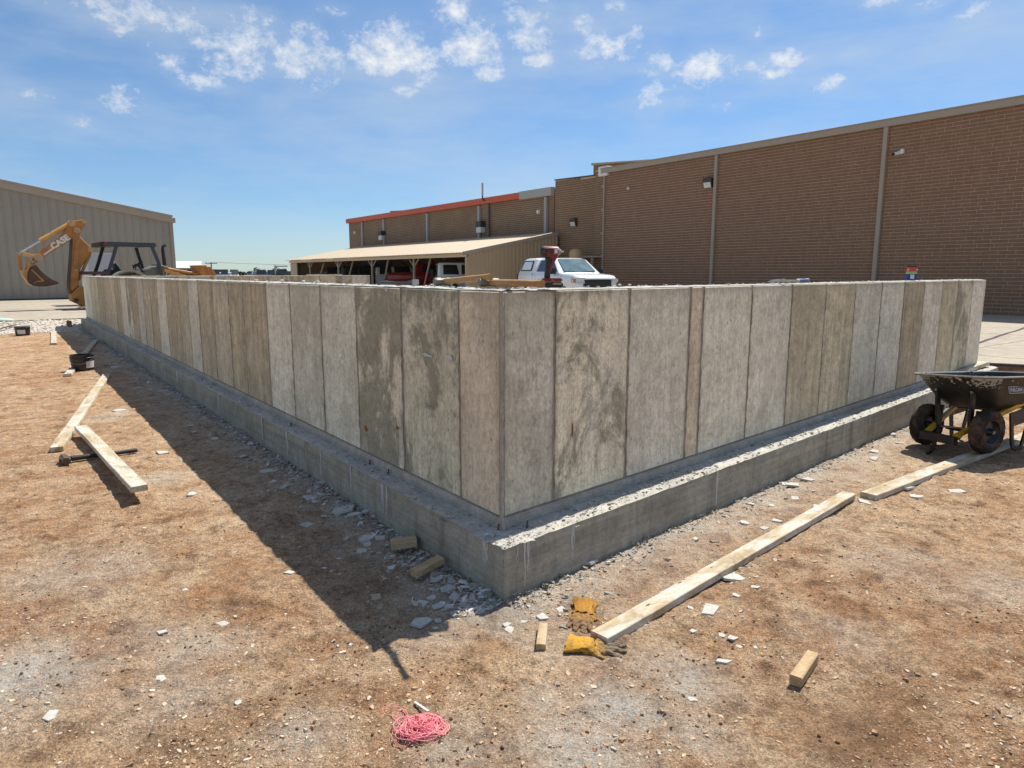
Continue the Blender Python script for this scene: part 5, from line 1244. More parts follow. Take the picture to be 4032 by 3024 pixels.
for sd in (1, -1):
    mb = MB(); pts = [(fc[0] + rf * 1.05 * math.cos(math.pi * i / 14), fc[1] + rf * math.sin(math.pi * i / 14)) for i in range(15)]
    vs = []
    for x, z in pts: vs += [(x, sd * .45, z), (x, sd * 1.0, z)]
    mb.add(vs, [(i * 2, i * 2 + 2, i * 2 + 3, i * 2 + 1) for i in range(14)] + [tuple(range(1, 30, 2))]); mb.build('rear_fender', 'fender_dusty', HOE, smooth=40)
    mb = MB(); q_ = hq(545, 605); mb.bar((q_[0] - .28, sd * .9, q_[1] + .06), (q_[0] + .32, sd * .9, q_[1] + .06), .03, .04); mb.bar((q_[0] - .28, sd * .9, q_[1] - .1), (q_[0] - .28, sd * .9, q_[1] + .06), .03, .03); mb.bar((q_[0] + .2, sd * .9, q_[1] - .1), (q_[0] + .2, sd * .9, q_[1] + .06), .03, .03); mb.build('grab_rail', 'machine_grey', HOE)
    wheel(HOE, fc[0], sd * .82, .68, .45, hub='machine_yellow_pale')
    wheel(HOE, fc[0] + 2.1, sd * .75, .45, .32, hub='machine_yellow_pale')
    # loader arm, bucket behind
    mb = MB(); u, v, w_ = hq(1110, 575), hq(1480, 690), hq(1700, 900)
    for p1, p2 in ((u, v), (v, w_)): mb.bar((p1[0], sd * .58, p1[1]), (p2[0], sd * .58, p2[1]), .10, .22, (0, 1, 0))
    mb.build('loader_arm', 'machine_yellow_pale', HOE)
    mb = MB(); u, v = hq(1180, 560), hq(1660, 640); mb.cyl((u[0], sd * .58, u[1]), (v[0], sd * .58, v[1]), .05, n=10); mb.build('lift_cylinder', 'machine_yellow', HOE, smooth=True)
for k, (pts) in enumerate((((1605, 505), (1650, 500), (1725, 650), (1725, 760), (1690, 760)), ((1715, 505), (1760, 500), (1830, 650), (1830, 760), (1730, 760)), ((1835, 650), (1855, 525), (1945, 640), (1945, 760), (1835, 760)))):
    plate('loader_bucket_arm' if k < 2 else 'loader_bucket_edge', [hq(*c) for c in pts], -.9 + .2 * k, .1 + .3 * k, 'machine_yellow', bev=.01)
q_ = hq(1700, 900); mb = MB(); mb.prism([(q_[0], .1), (q_[0] + .9, .02), (q_[0] + .95, .08), (q_[0] + .35, .25), (q_[0] + .3, q_[1] + .1), (q_[0], q_[1] + .1)], -1.1, 1.1); mb.build('loader_bucket', 'machine_yellow', HOE)
mb = MB(); mb.box((fc[0] - .9, -.35, .45), (fc[0] + 2.6, .35, 1.0), .03); mb.build('chassis', 'machine_grey', HOE)
mb = MB(); q_ = hp(1300, 985); mb.box((q_[0] - .3, -.9, q_[1] - .05), (q_[0] + .5, .9, q_[1] + .06), .02); mb.build('rear_crossmember', 'bucket_rust', HOE)
for sd in (1, -1):
    mb = MB(); q_ = hp(1330, 1200); mb.bar((q_[0] + .3, sd * 1.0, .9), (q_[0], sd * 1.25, .12), .14, .14); ol = mb.build('outrigger', 'machine_yellow', HOE); mb = MB(); mb.box((q_[0] - .2, sd * 1.25 - .2, .03), (q_[0] + .2, sd * 1.25 + .2, .09), .01); mb.build('outrigger_pad', 'steel', ol)

# white box trailer standing behind the backhoe
tq = Vector(((372 - CXP) / 2715 * 27.6, 27.6, ZS)); TR = thing('box_trailer', 'white box trailer standing behind the backhoe boom', 'trailer', tq, ang(dR))
ztp_ = H + (1076 - 1002) / 2716 * 31 * .92 - ZS
mb = MB(); mb.box((-.30, -.6, .5), (.62, .9, ztp_), .03); bx = mb.build('box', 'white_dull', TR)
mb = MB(); mb.box((-.32, -.62, ztp_ - .06), (.64, .92, ztp_ + .02), .01); mb.build('roof_rail', 'white_metal', bx)
mb = MB(); mb.bar((-.25, .1, .45), (1.3, .1, .42), .1, .1); mb.build('drawbar', 'machine_black', TR)
for sd in (-.72, 1.0): wheel(TR, .15, sd, .33, .2)

# ------------------------------------------------------------------ far background
def far(px, Y): return Vector(((px - CXP) / 2715 * Y, Y, .2))
def tree(px, Y, hpx, wpx, label):
    p = far(px, Y); h = H + hpx / 2715 * Y - .2; w = wpx / 2715 * Y; t = thing('tree', label, 'tree', p, 0, 'trees on the horizon')
    mb = MB(); mb.tube([(0, 0, 0), (.1, 0, h * .35), (0, .1, h * .7)], [h * .035, h * .025, h * .01], 6)
    for k in range(5):
        a = k * 1.3; mb.tube([(.05, 0, h * (.3 + .06 * k)), (math.cos(a) * w * .3, math.sin(a) * w * .3, h * (.5 + .07 * k))], [h * .014, h * .005], 5)
    mb.build('trunk', 'bark', t); mb = MB()
    for _ in range(420):
        while True:
            q = Vector((random.uniform(-1, 1), random.uniform(-1, 1), random.uniform(-1, 1)))
            if q.length < 1 and noise.noise(q * 2.2 + p * .01) > -.22 + .3 * (q.length - .6): break
        c = Vector((q.x * w / 2, q.y * w / 2, h * .62 + q.z * h * .38)); s_ = w * random.uniform(.03, .07)
        r_ = Matrix.Rotation(random.uniform(0, 6.3), 3, Vector((random.uniform(-1, 1), random.uniform(-1, 1), random.uniform(-1, 1))).normalized())
        mb.add([c + r_ @ Vector(v) * s_ for v in ((-1, -.6, 0), (1, -.7, .1), (1.1, .6, 0), (-.9, .8, -.1))], [(0, 1, 2, 3)])
    mb.build('crown', 'leaf', t, fix=False)
TREES = [(858, 190, 10, 34), (880, 185, 7, 30), (912, 220, 6, 44), (990, 210, 9, 40), (1012, 150, 24, 32), (1040, 150, 17, 22), (1062, 210, 9, 30), (1088, 120, 25, 34), (1076, 130, 14, 26), (1120, 140, 16, 30), (940, 230, 6, 60), (835, 230, 6, 30)]
for i, (x, Y, hh, ww) in enumerate(TREES): tree(x, Y, hh, ww, 'small dark green tree on the far horizon')
# utility pole and wires
P1 = far(834, 150); t = thing('utility_pole', 'wooden utility pole with crossarm on the horizon', 'pole', P1)
zp = H + (1076 - 1038) / 2715 * 150 - .2
mb = MB(); mb.cyl((0, 0, 0), (0, 0, zp + .3), .16, .12, 8); mb.build('shaft', 'pole_wood', t); mb = MB(); mb.bar((-1.3, 0, zp), (1.3, 0, zp), .12, .14); ca = mb.build('crossarm', 'pole_wood', t)
for x_ in (-1.1, 0.4, 1.1):
    mb = MB(); mb.cyl((x_, 0, zp + .05), (x_, 0, zp + .28), .06, n=6); mb.build('insulator', 'grey_paint', ca)
for k, x_ in enumerate((-1.1, 1.1)):
    mb = MB(); a_ = P1 + Vector((x_, 0, zp + .28)); 
    for e_ in (far(430, 190) + Vector((0, 0, zp - 2.0)), far(2300, 190) + Vector((0, 0, zp + 2.5))):
        mb.tube([a_ + (e_ - a_) * (i / 16) + Vector((0, 0, -1.6 * 4 * (i / 16) * (1 - i / 16))) for i in range(17)], .016, 4)
    o = recentre(mb.build('overhead_wire', 'wire_black')); tag(o, 'thin overhead wire strung from the far utility pole', 'wire', 'overhead wires')
# far pale house and parked vehicles on the horizon
p = far(748, 90); t = thing('house', 'small pale house with grey roof beyond the backhoe', 'house', p, R(20))
hh = H + 20 / 2715 * 90
mb = MB(); mb.box((-2.2, -2, 0), (1.2, 2, hh - .2)); mb.build('wall', 'grey_paint', t)
mb = MB(); mb.prism([(-2.3, hh - .2), (2.5, hh - .2), (0, hh + .7)], -2.5, 1.5, 'x'); mb.build('roof', 'white_dull', t)
for x_ in (-1.2, .4):
    mb = MB(); mb.box((x_ - .45, -2.05, hh - 1.2), (x_ + .45, -1.99, hh - .4)); w_ = mb.build('window', 'machine_black', t)
    mb = MB(); mb.box((x_ - .5, -2.03, hh - 1.26), (x_ + .5, -2.0, hh - 1.2)); mb.build('sill', 'white_metal', w_)
box4x4('white car parked far off beyond the loader bucket', far(862, 75), R(170), 'white_paint', False, 'car', 'parked_car', .9, 1.42)
box4x4('pale grey car parked far off between horizon trees', far(1025, 85), R(205), 'grey_paint', False, 'car', 'parked_car', .9, 1.62)
# green tractor by the shed end
p = far(1128, 62); t = thing('tractor', 'dark green tractor with roll bar beside the shed end', 'tractor', p, R(200))
zt_ = H + 29 / 2715 * 62 - .2
mb = MB(); mb.box((-.9, -.35, .6), (1.3, .35, 1.5), .08); mb.build('body', 'green_paint', t)
mb = MB(); mb.prism([(-.2, 1.2), (.9, 1.2), (.8, zt_ - .3), (.0, zt_ - .25)], -.55, .1, 'y'); mb.build('cab', 'green_paint', t)
mb = MB(); mb.bar((.95, -.5, .8), (.95, -.5, zt_), .1, .1); mb.bar((.95, .5, .8), (.95, .5, zt_), .1, .1); mb.bar((.95, -.55, zt_), (.95, .55, zt_), .1, .1); mb.bar((-.1, .5, zt_ - .05), (.95, .5, zt_ - .05), .1, .1); mb.build('roll_bar', 'grey_paint', t)
for sd in (1, -1): wheel(t, .7, sd * .65, .6, .35); wheel(t, -.8, sd * .55, .38, .25)

# ------------------------------------------------------------------ timber
def plank(a, b, w, t, label, za=None, zb=None, mat='lumber', name='plank', cat='plank', group=None, roll=0.0):
    a, b = Vector(a), Vector(b); a.z = gz(a.x, a.y) if za is None else za; b.z = gz(b.x, b.y) if zb is None else zb
    L = (b - a).length; n = max(2, int(L / .08)); mb = MB(); vs = []; c = .0035
    sec = [(-w / 2 + c, 0), (w / 2 - c, 0), (w / 2, c), (w / 2, t - c), (w / 2 - c, t), (-w / 2 + c, t), (-w / 2, t - c), (-w / 2, c)]
    sd = random.uniform(0, 50)
    for i in range(n + 1):
        x = L * i / n
        for y, z in sec:
            e = .0016 * noise.noise(Vector((x * 9 + sd, y * 40, z * 40))) + (.003 * noise.noise(Vector((x * 1.1 + sd, 0, 0))))
            vs.append((x + (.002 * noise.noise(Vector((sd, y * 60, z * 60))) if i in (0, n) else 0), y + e, z + e * .6))
    mb.loft([vs[i * 8:(i + 1) * 8] for i in range(n + 1)])
    o = mb.build(name, mat); d = (b - a).normalized()
    o.matrix_basis = Matrix.Translation(a) @ d.to_track_quat('X', 'Z').to_matrix().to_4x4() @ Matrix.Rotation(roll, 4, 'X'); return tag(o, label, cat, group)
def gp(px, py): return onz(px, py, .02)
plank(onz(2358, 2500, .04), onz(3342, 1943, .04), .089, .040, 'long weathered plank lying beside the yellow leather gloves', za=.004, zb=.008)
e_ = onz(4032, 1716, .04); s_ = onz(3418, 1945, .04); d_ = (e_ - s_).normalized()
plank(s_, e_ + d_ * 1.4, .105, .040, 'long pale plank lying under the wheelbarrow wheel', za=.004, zb=.006)
plank(onz(222, 1762, .04), onz(420, 1472, .04), .10, .04, 'long sunlit plank with its far end in the wall shadow', za=.004, zb=.004)
zs_ = .045
PA, PBk = onz(318, 1676, .085), onz(548, 1914, .12)
plank(PA, PBk, .10, .04, 'plank propped over the sledgehammer handle', za=.047, zb=.082)
plank(onz(266, 1472, .04), onz(376, 1338, .04), .10, .038, 'plank half in shade lying behind the black bucket', za=.004, zb=.004)
plank(onz(212, 1352, .03), onz(211, 1306, .03), .11, .035, 'short pale board at the tip of the wall shadow', za=.004, zb=.01)
plank(onz(1540, 2152, .03), onz(1640, 2142, .03), .085, .04, 'short timber offcut resting against the footing rubble', mat='lumber_fresh', name='timber_block', cat='wood block', za=.02, zb=.028)
plank(onz(1630, 2255, .03), onz(1738, 2214, .03), .06, .035, 'short brown timber offcut among concrete chips in the shade', mat='lumber_fresh', name='timber_block', cat='wood block', za=.008, zb=.03)
plank(onz(2130, 2548, .02), onz(2139, 2462, .02), .040, .032, 'small reddish timber offcut standing near the pair of gloves', mat='lumber_fresh', name='timber_block', cat='wood block', za=0.0, zb=.0)
plank(onz(3133, 2672, .03), onz(3200, 2574, .03), .045, .040, 'lone small timber block lying on open dirt', mat='lumber_fresh', name='timber_block', cat='wood block', za=0.0, zb=.0)
plank(onz(3760, 1470, ZF), onz(3862, 1442, ZF), .20, .05, 'pale offcut board lying on the end of the footing', za=ZF + .004, zb=ZF + .02)
plank(onz(1370, 1083, ZT) if False else (C - nAway * .1 + dR * 6.6), (C - nAway * .1 + dR * 7.9), .12, .035, 'pale board lying on top of the far wall', za=ZT + .006, zb=ZT + .006)

# ------------------------------------------------------------------ buckets
def bucket(px, py, rb, h, label, lid, lab_ang):
    p = onz(px, py); t = thing('bucket', label, 'bucket', (p.x, p.y, gz(p.x, p.y) - .002)); rt = rb * 1.14
    if lid:
        prof = [(rb, 0), (rb * 1.02, .01), (rt * .985, h * .8)]
        mb = MB(); mb.lathe(prof + [(rt, h * .8), (rt * 1.03, h * .86), (rt * .99, h * .9), (rt, h)], 32); b = mb.build('body', 'bucket_black', t, smooth=40)
        mb = MB(); mb.lathe([(rt * 1.02, h - .02), (rt * 1.03, h + .006), (rt * .95, h + .012), (rt * .9, h + .004), (.01, h + .004)], 32); mb.build('lid', 'grey_paint', t, smooth=40)
    else:
        mb = MB(); mb.lathe([(rb, 0), (rb * 1.02, .01), (rt * .985, h * .80), (rt * 1.03, h * .82), (rt * 1.03, h * .85), (rt * .99, h * .87), (rt, h * .97), (rt * 1.04, h), (rt * .96, h), (rt * .95, h * .9), (rb * .93, .02)], 32); b = mb.build('body', 'bucket_black', t, smooth=40)
        mb = MB(); mb.tube([(rt * 1.03 * math.cos(a), rt * 1.03 * math.sin(a), h * .86 - .10 * math.sin(math.pi * i / 14)) for i, a in enumerate([R(200) + R(170) * k / 14 for k in range(15)])], .003, 6); mb.build('bail', 'steel', t, smooth=True)
    mb = MB(); n = 12; vs = []
    for i in range(n + 1):
        a = lab_ang - .55 + 1.1 * i / n
        for z in (h * .2, h * .62):
            r = rb + (rt - rb) * (z / h) * .95 + .004; vs.append((r * math.cos(a), r * math.sin(a), z))
    mb.add(vs, [(i * 2, i * 2 + 2, i * 2 + 3, i * 2 + 1) for i in range(n)]); mb.build('paper_label', 'label_white', b, fix=False); return t
bucket(327, 1457, .145, .255, 'black plastic bucket with open rim standing at the edge of the wall shadow', False, R(-8))
bucket(91, 1322, .145, .24, 'black plastic bucket with grey lid and white label by the crushed stone', True, R(-66))

# sledgehammer lying under the propped plank
p = onz(256, 1809, .03); t = thing('sledgehammer', 'long-handled sledgehammer lying under the propped plank', 'sledgehammer', (p.x, p.y, gz(p.x, p.y)), ang(onz(540, 1767, .03) - p))
mb = MB(); r8 = [(.034 * math.cos(R(22.5 + 45 * k)), .034 * math.sin(R(22.5 + 45 * k))) for k in range(8)]
mb.loft([[(x * k, y, .034 + z * k) for x, z in r8] for y, k in ((-.085, .9), (-.07, 1.0), (-.03, 1.0), (-.02, .85), (.02, .85), (.03, 1), (.07, 1), (.085, .9))]); mb.build('head', 'rusty_steel', t)
Ls = (onz(540, 1767, .03) - p).length
mb = MB(); mb.tube([(-.04, 0, .034), (.05, 0, .033), (.3, 0, .028), (Ls * .6, 0, .024), (Ls * .97, 0, .022), (Ls, 0, .022)], [.019, .019, .016, .015, .019, .016], 12); hd = mb.build('handle', 'tool_black', t, smooth=True)
mb = MB(); mb.tube([(.045, 0, .033), (.16, 0, .031)], [.024, .020], 12); mb.build('collar', 'tool_black', hd, smooth=True)

# ------------------------------------------------------------------ wheelbarrow
W1, W2 = onz(3650, 1772), onz(3858, 1780, .042); ax = (W2 - W1); ax.z = 0; fwd = Matrix.Rotation(R(-19), 3, 'Z') @ -dR
mid = Vector((3.79, 5.68, 0))
BAR = thing('wheelbarrow', 'black two-wheeled wheelbarrow with yellow handles caked in cement', 'wheelbarrow', (mid.x, mid.y, gz(mid.x, mid.y)), ang(-fwd))
# local: x backwards (towards the handles), y = left of that => away; -y towards the viewer
sp = .255
tilt = math.atan2(.042, 2 * sp)
def bwheel(y, z):
    M = Matrix.Translation((0, y, z)) @ Matrix.Rotation(R(90), 4, 'X')
    mb = MB(); r = .185; w = .098; vs = []; n = 40
    prof = [(.098, -.040), (.115, -.050), (.150, -.052), (.172, -.044), (.183, -.026), (.186, 0), (.183, .026), (.172, .044), (.150, .052), (.115, .050), (.098, .040)]
    for k in range(n):
        a = 2 * math.pi * k / n
        for j, (rr, zz) in enumerate(prof):
            g = -.004 if (k % 2 == 0 and 3 <= j <= 7) else 0; vs.append(M @ Vector(((rr + g) * math.cos(a), (rr + g) * math.sin(a), zz)))
    m = len(prof); mb.add(vs, [(k * m + j, ((k + 1) % n) * m + j, ((k + 1) % n) * m + j + 1, k * m + j + 1) for k in range(n) for j in range(m - 1)])
    t_ = mb.build('wheel', 'rubber_muddy', BAR, smooth=50)
    mb = MB(); mb.lathe([(.099, -.042), (.105, -.044), (.100, -.036), (.082, -.012), (.035, -.016), (.026, -.034), (.026, .034), (.035, .016), (.082, .012), (.100, .036), (.105, .044), (.099, .042)], 28, M, closed=True); rm = mb.build('rim', 'rim_black', t_, smooth=30)
    mb = MB(); mb.lathe([(.001, .055), (.012, .055), (.014, -.055), (.001, -.058)], 12, M); mb.build('hub', 'steel', t_, smooth=30)
bwheel(sp, .188); bwheel(-sp, .188 + .042)
mb = MB(); mb.cyl((0, sp + .06, .188 - .005), (0, -sp - .06, .188 + .047), .010, n=10); mb.build('axle', 'steel', BAR, smooth=True)
# tray
def trayring(z, x0, x1, w0, w1, r=.10):
    # front x0 (nose), rear x1, half widths, rounded corners
    c = []
    def arc(cx, cy, a0):
        for k in range(6): a = a0 + R(90) * k / 5; c.append((cx + r * math.cos(a), cy + r * math.sin(a), z))
    arc(x1 - r, w1 - r, 0); arc(x0 + r, w0 - r, R(90)); arc(x0 + r, -w0 + r, R(180)); arc(x1 - r, -w1 + r, R(270)); return c
LV = [(.365, .02, .64, .19, .22, .09), (.375, -.02, .68, .21, .24, .10), (.45, -.12, .75, .255, .275, .11), (.55, -.21, .82, .295, .305, .12), (.645, -.275, .87, .325, .33, .13)]
_tr = trayring
def trayring(*a): return [(x + .13, y, z + .008 - .045 * x - .082 * y) for x, y, z in _tr(*a)]
rings = [trayring(*l) for l in LV] + [trayring(.652, -.305, .90, .35, .355, .14), trayring(.640, -.312, .905, .357, .362, .14)]
inner = [trayring(z + .004, x0 + .008, x1 - .008, a - .008, b - .008, r - .005) for z, x0, x1, a, b, r in LV][::-1]
mb = MB(); mb.loft(rings[::-1][:1] + rings[::-1][1:], cap=False)
vsn = len(rings[0]); mb.add([p for p in rings[0]], [tuple(range(vsn))])
tray = mb.build('tray', 'barrow_black', BAR, smooth=50)
mb = MB(); mb.loft(inner, cap=False); mb.add(inner[-1], [tuple(range(vsn))]); mb.build('tray_lining', 'barrow_black', tray, smooth=50)
mb = MB(); ri = trayring(.653, -.306, .901, .351, .356, .14); mb.tube([(x, y, z - .003) for x, y, z in ri], .0085, 6, True); mb.build('rolled_rim', 'barrow_cement', tray, smooth=True)
# splashes of cement on the nose under the rim
mb = MB()
for _ in range(420):
    k = random.random(); ii = random.triangular(4, 19, 13); i0 = int(ii); f = ii - i0; zz = random.random() ** 2
    l = LV[-1]; hi, lo = rings[4], rings[3]
    p = Vector(hi[i0]).lerp(Vector(hi[(i0 + 1) % vsn]), f).lerp(Vector(lo[i0]).lerp(Vector(lo[(i0 + 1) % vsn]), f), zz * 1.0)
    c0_ = Vector((.3, 0, p.z)); nrm = (p - c0_); nrm.z = -.15 * nrm.length; nrm.normalize(); tan = nrm.cross(Vector((0, 0, 1))).normalized(); upv = tan.cross(nrm); s_ = random.uniform(.003, .020) * (1.15 - zz); n = 7
    pts = [p + nrm * .0015 + tan * (s_ * random.uniform(.6, 1.5) * math.cos(6.283 * j / n)) + upv * (s_ * random.uniform(.4, 1.1) * math.sin(6.283 * j / n)) for j in range(n)]
    mb.add([p + nrm * .005] + pts, [(0, j + 1, (j + 1) % n + 1) for j in range(n)])
o = mb.build('cement_splash', 'barrow_cement', tray); o['kind'] = 'stuff'
# brand plate on the viewer's side of the tray
def tray_side(x, z): 
    t_ = (z - .008 + .045 * (x - .13) - .025 - .375) / (.645 - .375); y = -(.24 + (.33 - .24) * t_); return y
xa, za_ = .205, .570
slope = math.atan2(.09, .27); MS = Matrix.Translation((xa + .02, tray_side(xa, za_) - .017, za_)) @ Matrix.Rotation(R(2.5), 4, 'Y') @ Matrix.Rotation(-slope, 4, 'X') @ Matrix.Rotation(R(90), 4, 'X') @ Matrix.Rotation(R(2), 4, 'Y')
MS = MS @ Matrix.Scale(.76, 4)
text_part('lettering', 'VULCAN', .058, .0008, 'label_white', tray, MS, bold=.0012)
for (x0, y0, x1, y1) in ((-.135, .032, .135, .037), (-.135, -.037, .135, -.032), (-.135, -.037, -.130, .037), (.130, -.037, .135, .037)):
    mb = MB(); mb.box((x0, y0, -.001), (x1, y1, .001)); mb.v = [MS @ v for v in mb.v]; mb.build('lettering_frame', 'label_white', tray)
# handles: two yellow tubes from the nose bracket to the grips
for sd in (1, -1):
    y0, y1 = sd * .125, sd * .31
    A_, B_, C_ = Vector((-.20, y0, .165 - y0 * .08)), Vector((.30, sd * .21, .352 - sd * .017)), Vector((1.04, y1, .60 - y1 * .08))
    mb = MB(); mb.bar(A_, B_, .034, .034); mb.bar(B_, C_, .034, .034); hdl = mb.build('handle', 'yellow_tube', BAR)
    mb = MB(); d_ = (C_ - B_).normalized(); mb.cyl(C_ - d_ * .14, C_ + d_ * .01, .021, n=10); mb.build('grip', 'tool_black', hdl, smooth=True)
    # front tray struts and legs
    mb = MB(); mb.bar((-.03, sd * .135, .20), (-.055, sd * .15, .53 - sd * .012), .045, .022, (0, 1, 0)); st = mb.build('tray_strut', 'leg_black', BAR)
    mb = MB(); mb.cyl((-.085, sd * .15, .535 - sd * .012), (-.06, sd * .15, .53 - sd * .012), .010, n=8); mb.build('bolt', 'steel', st)
    mb = MB(); mb.bar((.02, sd * .17, .19), (.03, sd * .165, .38), .05, .02, (1, 0, 0)); mb.build('axle_bracket', 'leg_black', BAR)
    hy = sd * .255
    zf_ = .008 if sd > 0 else .046
    L_ = [(.30, hy, .36), (.36, hy, zf_ + .03), (.39, hy + sd * .01, zf_), (.47, hy + sd * .01, zf_), (.50, hy, zf_ + .04), (.60, hy, .46)]
    mb = MB()
    for i in range(len(L_) - 1): mb.bar(L_[i], L_[i + 1], .036, .016, (0, 1, 0))
    mb.build('leg', 'leg_black', BAR)
    mb = MB(); mb.prism([(.33, .24), (.55, .27), (.58, .41), (.31, .36)], hy - .004, hy + .004); pl = mb.build('leg_brace', 'leg_black', BAR)
    for x_, z_ in ((.34, .26), (.54, .28), (.56, .38)):
        mb = MB(); mb.cyl((x_, hy - .012, z_), (x_, hy + .012, z_), .008, n=8); mb.build('bolt', 'steel', pl)
mb = MB(); mb.bar((-.215, -.15, .145), (-.215, .15, .145), .05, .065, (0, 0, 1)); mb.build('nose_guard', 'leg_black', BAR)
mb = MB(); mb.bar((.12, -.16, .165), (.12, .16, .165), .018, .018); mb.bar((.30, -.22, .37), (.30, .22, .335), .03, .02); mb.build('cross_brace', 'leg_black', BAR)
mb = MB(); mb.bar((-.22, .02, .12), (-.255, .015, .03), .02, .03, (0, 1, 0)); mb.bar((-.255, .015, .03), (-.30, .03, .006), .022, .02, (0, 1, 0)); mb.build('tip_stop', 'leg_black', BAR)

# ------------------------------------------------------------------ gloves
def capsule(mb, a, b, r0, r1, flat=.62, n=10):
    a, b = Vector(a), Vector(b); d = (b - a); L = d.length; q = d.normalized().to_track_quat('Z', 'Y'); prof = []
    for k in range(5): t = R(-90) + R(90) * k / 4; prof.append((max(.0004, r0 * math.cos(t)), r0 * math.sin(t)))
    for k in range(5): t = R(90) * k / 4; prof.append((max(.0004, r1 * math.cos(t)), L + r1 * math.sin(t)))
    M = Matrix.Translation(a) @ q.to_matrix().to_4x4(); o = len(mb.v); mb.lathe(prof, n, M)
    zc = lambda v: a.z + (b.z - a.z) * max(0, min(1, (v - a).dot(d) / (L * L)))
    for i in range(o, len(mb.v)): v = mb.v[i]; z0 = zc(v); v.z = z0 + (v.z - z0) * flat
def glove(px, py, rz, label, style):
    p = onz(px, py); t = thing('work_glove', label, 'glove', (p.x, p.y, gz(p.x, p.y) - .003), rz)
    # local: fingers to +x, cuff to -x
    def hand(mb):
        for y in (-.030, -.010, .012, .032): capsule(mb, (-.045, y * .95, .020), (.035, y * 1.1, .022), .021, .019, .80)
        capsule(mb, (-.02, -.02, .024), (.0, .02, .026), .028, .028, .7)
        if style == 0:
            F = [((.03, -.036, .020), (.075, -.050, .014), .012), ((.035, -.014, .022), (.10, -.020, .013), .0135), ((.035, .010, .022), (.105, .016, .013), .0135), ((.03, .032, .020), (.088, .046, .012), .0125)]
            capsule(mb, (-.035, .036, .018), (.0, .072, .014), .0155, .0135, .75); capsule(mb, (.0, .072, .014), (.038, .088, .010), .0135, .012, .75)
        else:
            F = [((.03, -.034, .022), (.085, -.052, .012), .012), ((.035, -.012, .024), (.108, -.018, .016), .013), ((.035, .010, .026), (.11, .014, .024), .013), ((.03, .032, .024), (.092, .046, .020), .0125)]
            capsule(mb, (-.03, -.034, .016), (.02, -.066, .012), .0145, .0125, .75); capsule(mb, (.02, -.066, .012), (.052, -.074, .009), .0125, .011, .75)
        for a, b, r in F: capsule(mb, a, b, r * 1.08, r * .92, .82)
        for _ in range(7):
            x, y = random.uniform(-.05, .03), random.uniform(-.03, .03); capsule(mb, (x, y, .034), (x + random.uniform(-.02, .02), y + random.uniform(-.016, .016), .032), .006, .004, .8, 7)
    o = remesh('hand', 'glove_worn' if style == 0 else 'glove_yellow', hand, .0028, 2); o.parent = t
    for v in o.data.vertices:
        q_ = v.co; r1 = 1 - abs(noise.noise(Vector((q_.x * 34 + style * 9, q_.y * 52, q_.z * 20)))) * 2; r2 = noise.noise(Vector((q_.x * 95, q_.y * 95, q_.z * 60 + style)))
        v.co.z = max(.001, q_.z * .76 + (-.0085 * max(0, r1) ** 3 + .0018 * r2) * min(1, q_.z / .012)); v.co.y += .004 * noise.noise(q_ * 28)
    # flared gauntlet cuff, open at the wrist end
    n = 22; rings = []
    for x, w, h, zc in ((-.012, .047, .018, .019), (-.040, .046, .019, .020), (-.072, .046, .020, .021), (-.100, .054, .022, .023), (-.122, .062, .024, .025)):
        rings.append([(x + .004 * math.sin(k * 2.3) + (.012 * math.cos(2 * math.pi * k / n) if x < -.12 else 0), w * math.cos(2 * math.pi * k / n) + .004 * math.sin(k * 1.7 + x * 60), max(.001, zc + h * math.sin(2 * math.pi * k / n) + .004 * math.sin(k * 2.1 + x * 80))) for k in range(n)])
    mb = MB(); mb.loft(rings, cap=False); c = mb.build('cuff', 'glove_yellow' if style else 'glove_worn', t, smooth=True)
    inn = [[(x + .001, y * .94, .026 + (z - .026) * .90) for x, y, z in r] for r in rings]
    mb = MB(); mb.loft(inn, cap=False); mb.add(inn[0], [tuple(range(n))]); mb.build('cuff_lining', 'glove_inside', c, smooth=True)
    return t
glove(2292, 2440, R(-103), 'brown-stained leather work glove lying palm down at the plank end', 0)
glove(2352, 2556, R(-4), 'bright yellow leather work glove with flared cuff lying on dirt', 1)

# ------------------------------------------------------------------ pink mason's string
p = onz(1655, 2892); t = thing('string_tangle', 'tangled heap of pink mason string lying on the dirt', 'string', (p.x, p.y, gz(p.x, p.y)))
kx = lambda cx, cy: Vector((onz(1450 + cx * .1582, 2750 + cy * .1582) - p).xy.to_3d())
mb = MB(); rnd = random.Random(5)
pts = []; ph = [rnd.uniform(0, 6.28) for _ in range(8)]
for i in range(3000):
    u = i / 3000 * 120
    ra = .034 + .024 * math.sin(u * .77 + ph[0]) + .016 * math.sin(u * 2.3 + ph[1]); a = u * 2.2 + .8 * math.sin(u * .41 + ph[2])
    cx_, cy_ = .022 * math.sin(u * 1.9 + ph[3]), .020 * math.cos(u * 1.43 + ph[4])
    pts.append(Vector((cx_ + ra * 1.15 * math.cos(a), cy_ + ra * .95 * math.sin(a + .5 * math.sin(u * .3)), .006 + .010 * (1 + math.sin(u * 1.31 + ph[5])) * math.exp(-(ra / .06) ** 2) + .005 * (1 + math.sin(u * 3.7)))))
off_ = kx(1330, 870)
mb.tube([q + Vector((off_.x, off_.y, 0)) for q in pts], .00125, 5)
mb.build('heap', 'string_pink', t, smooth=True)
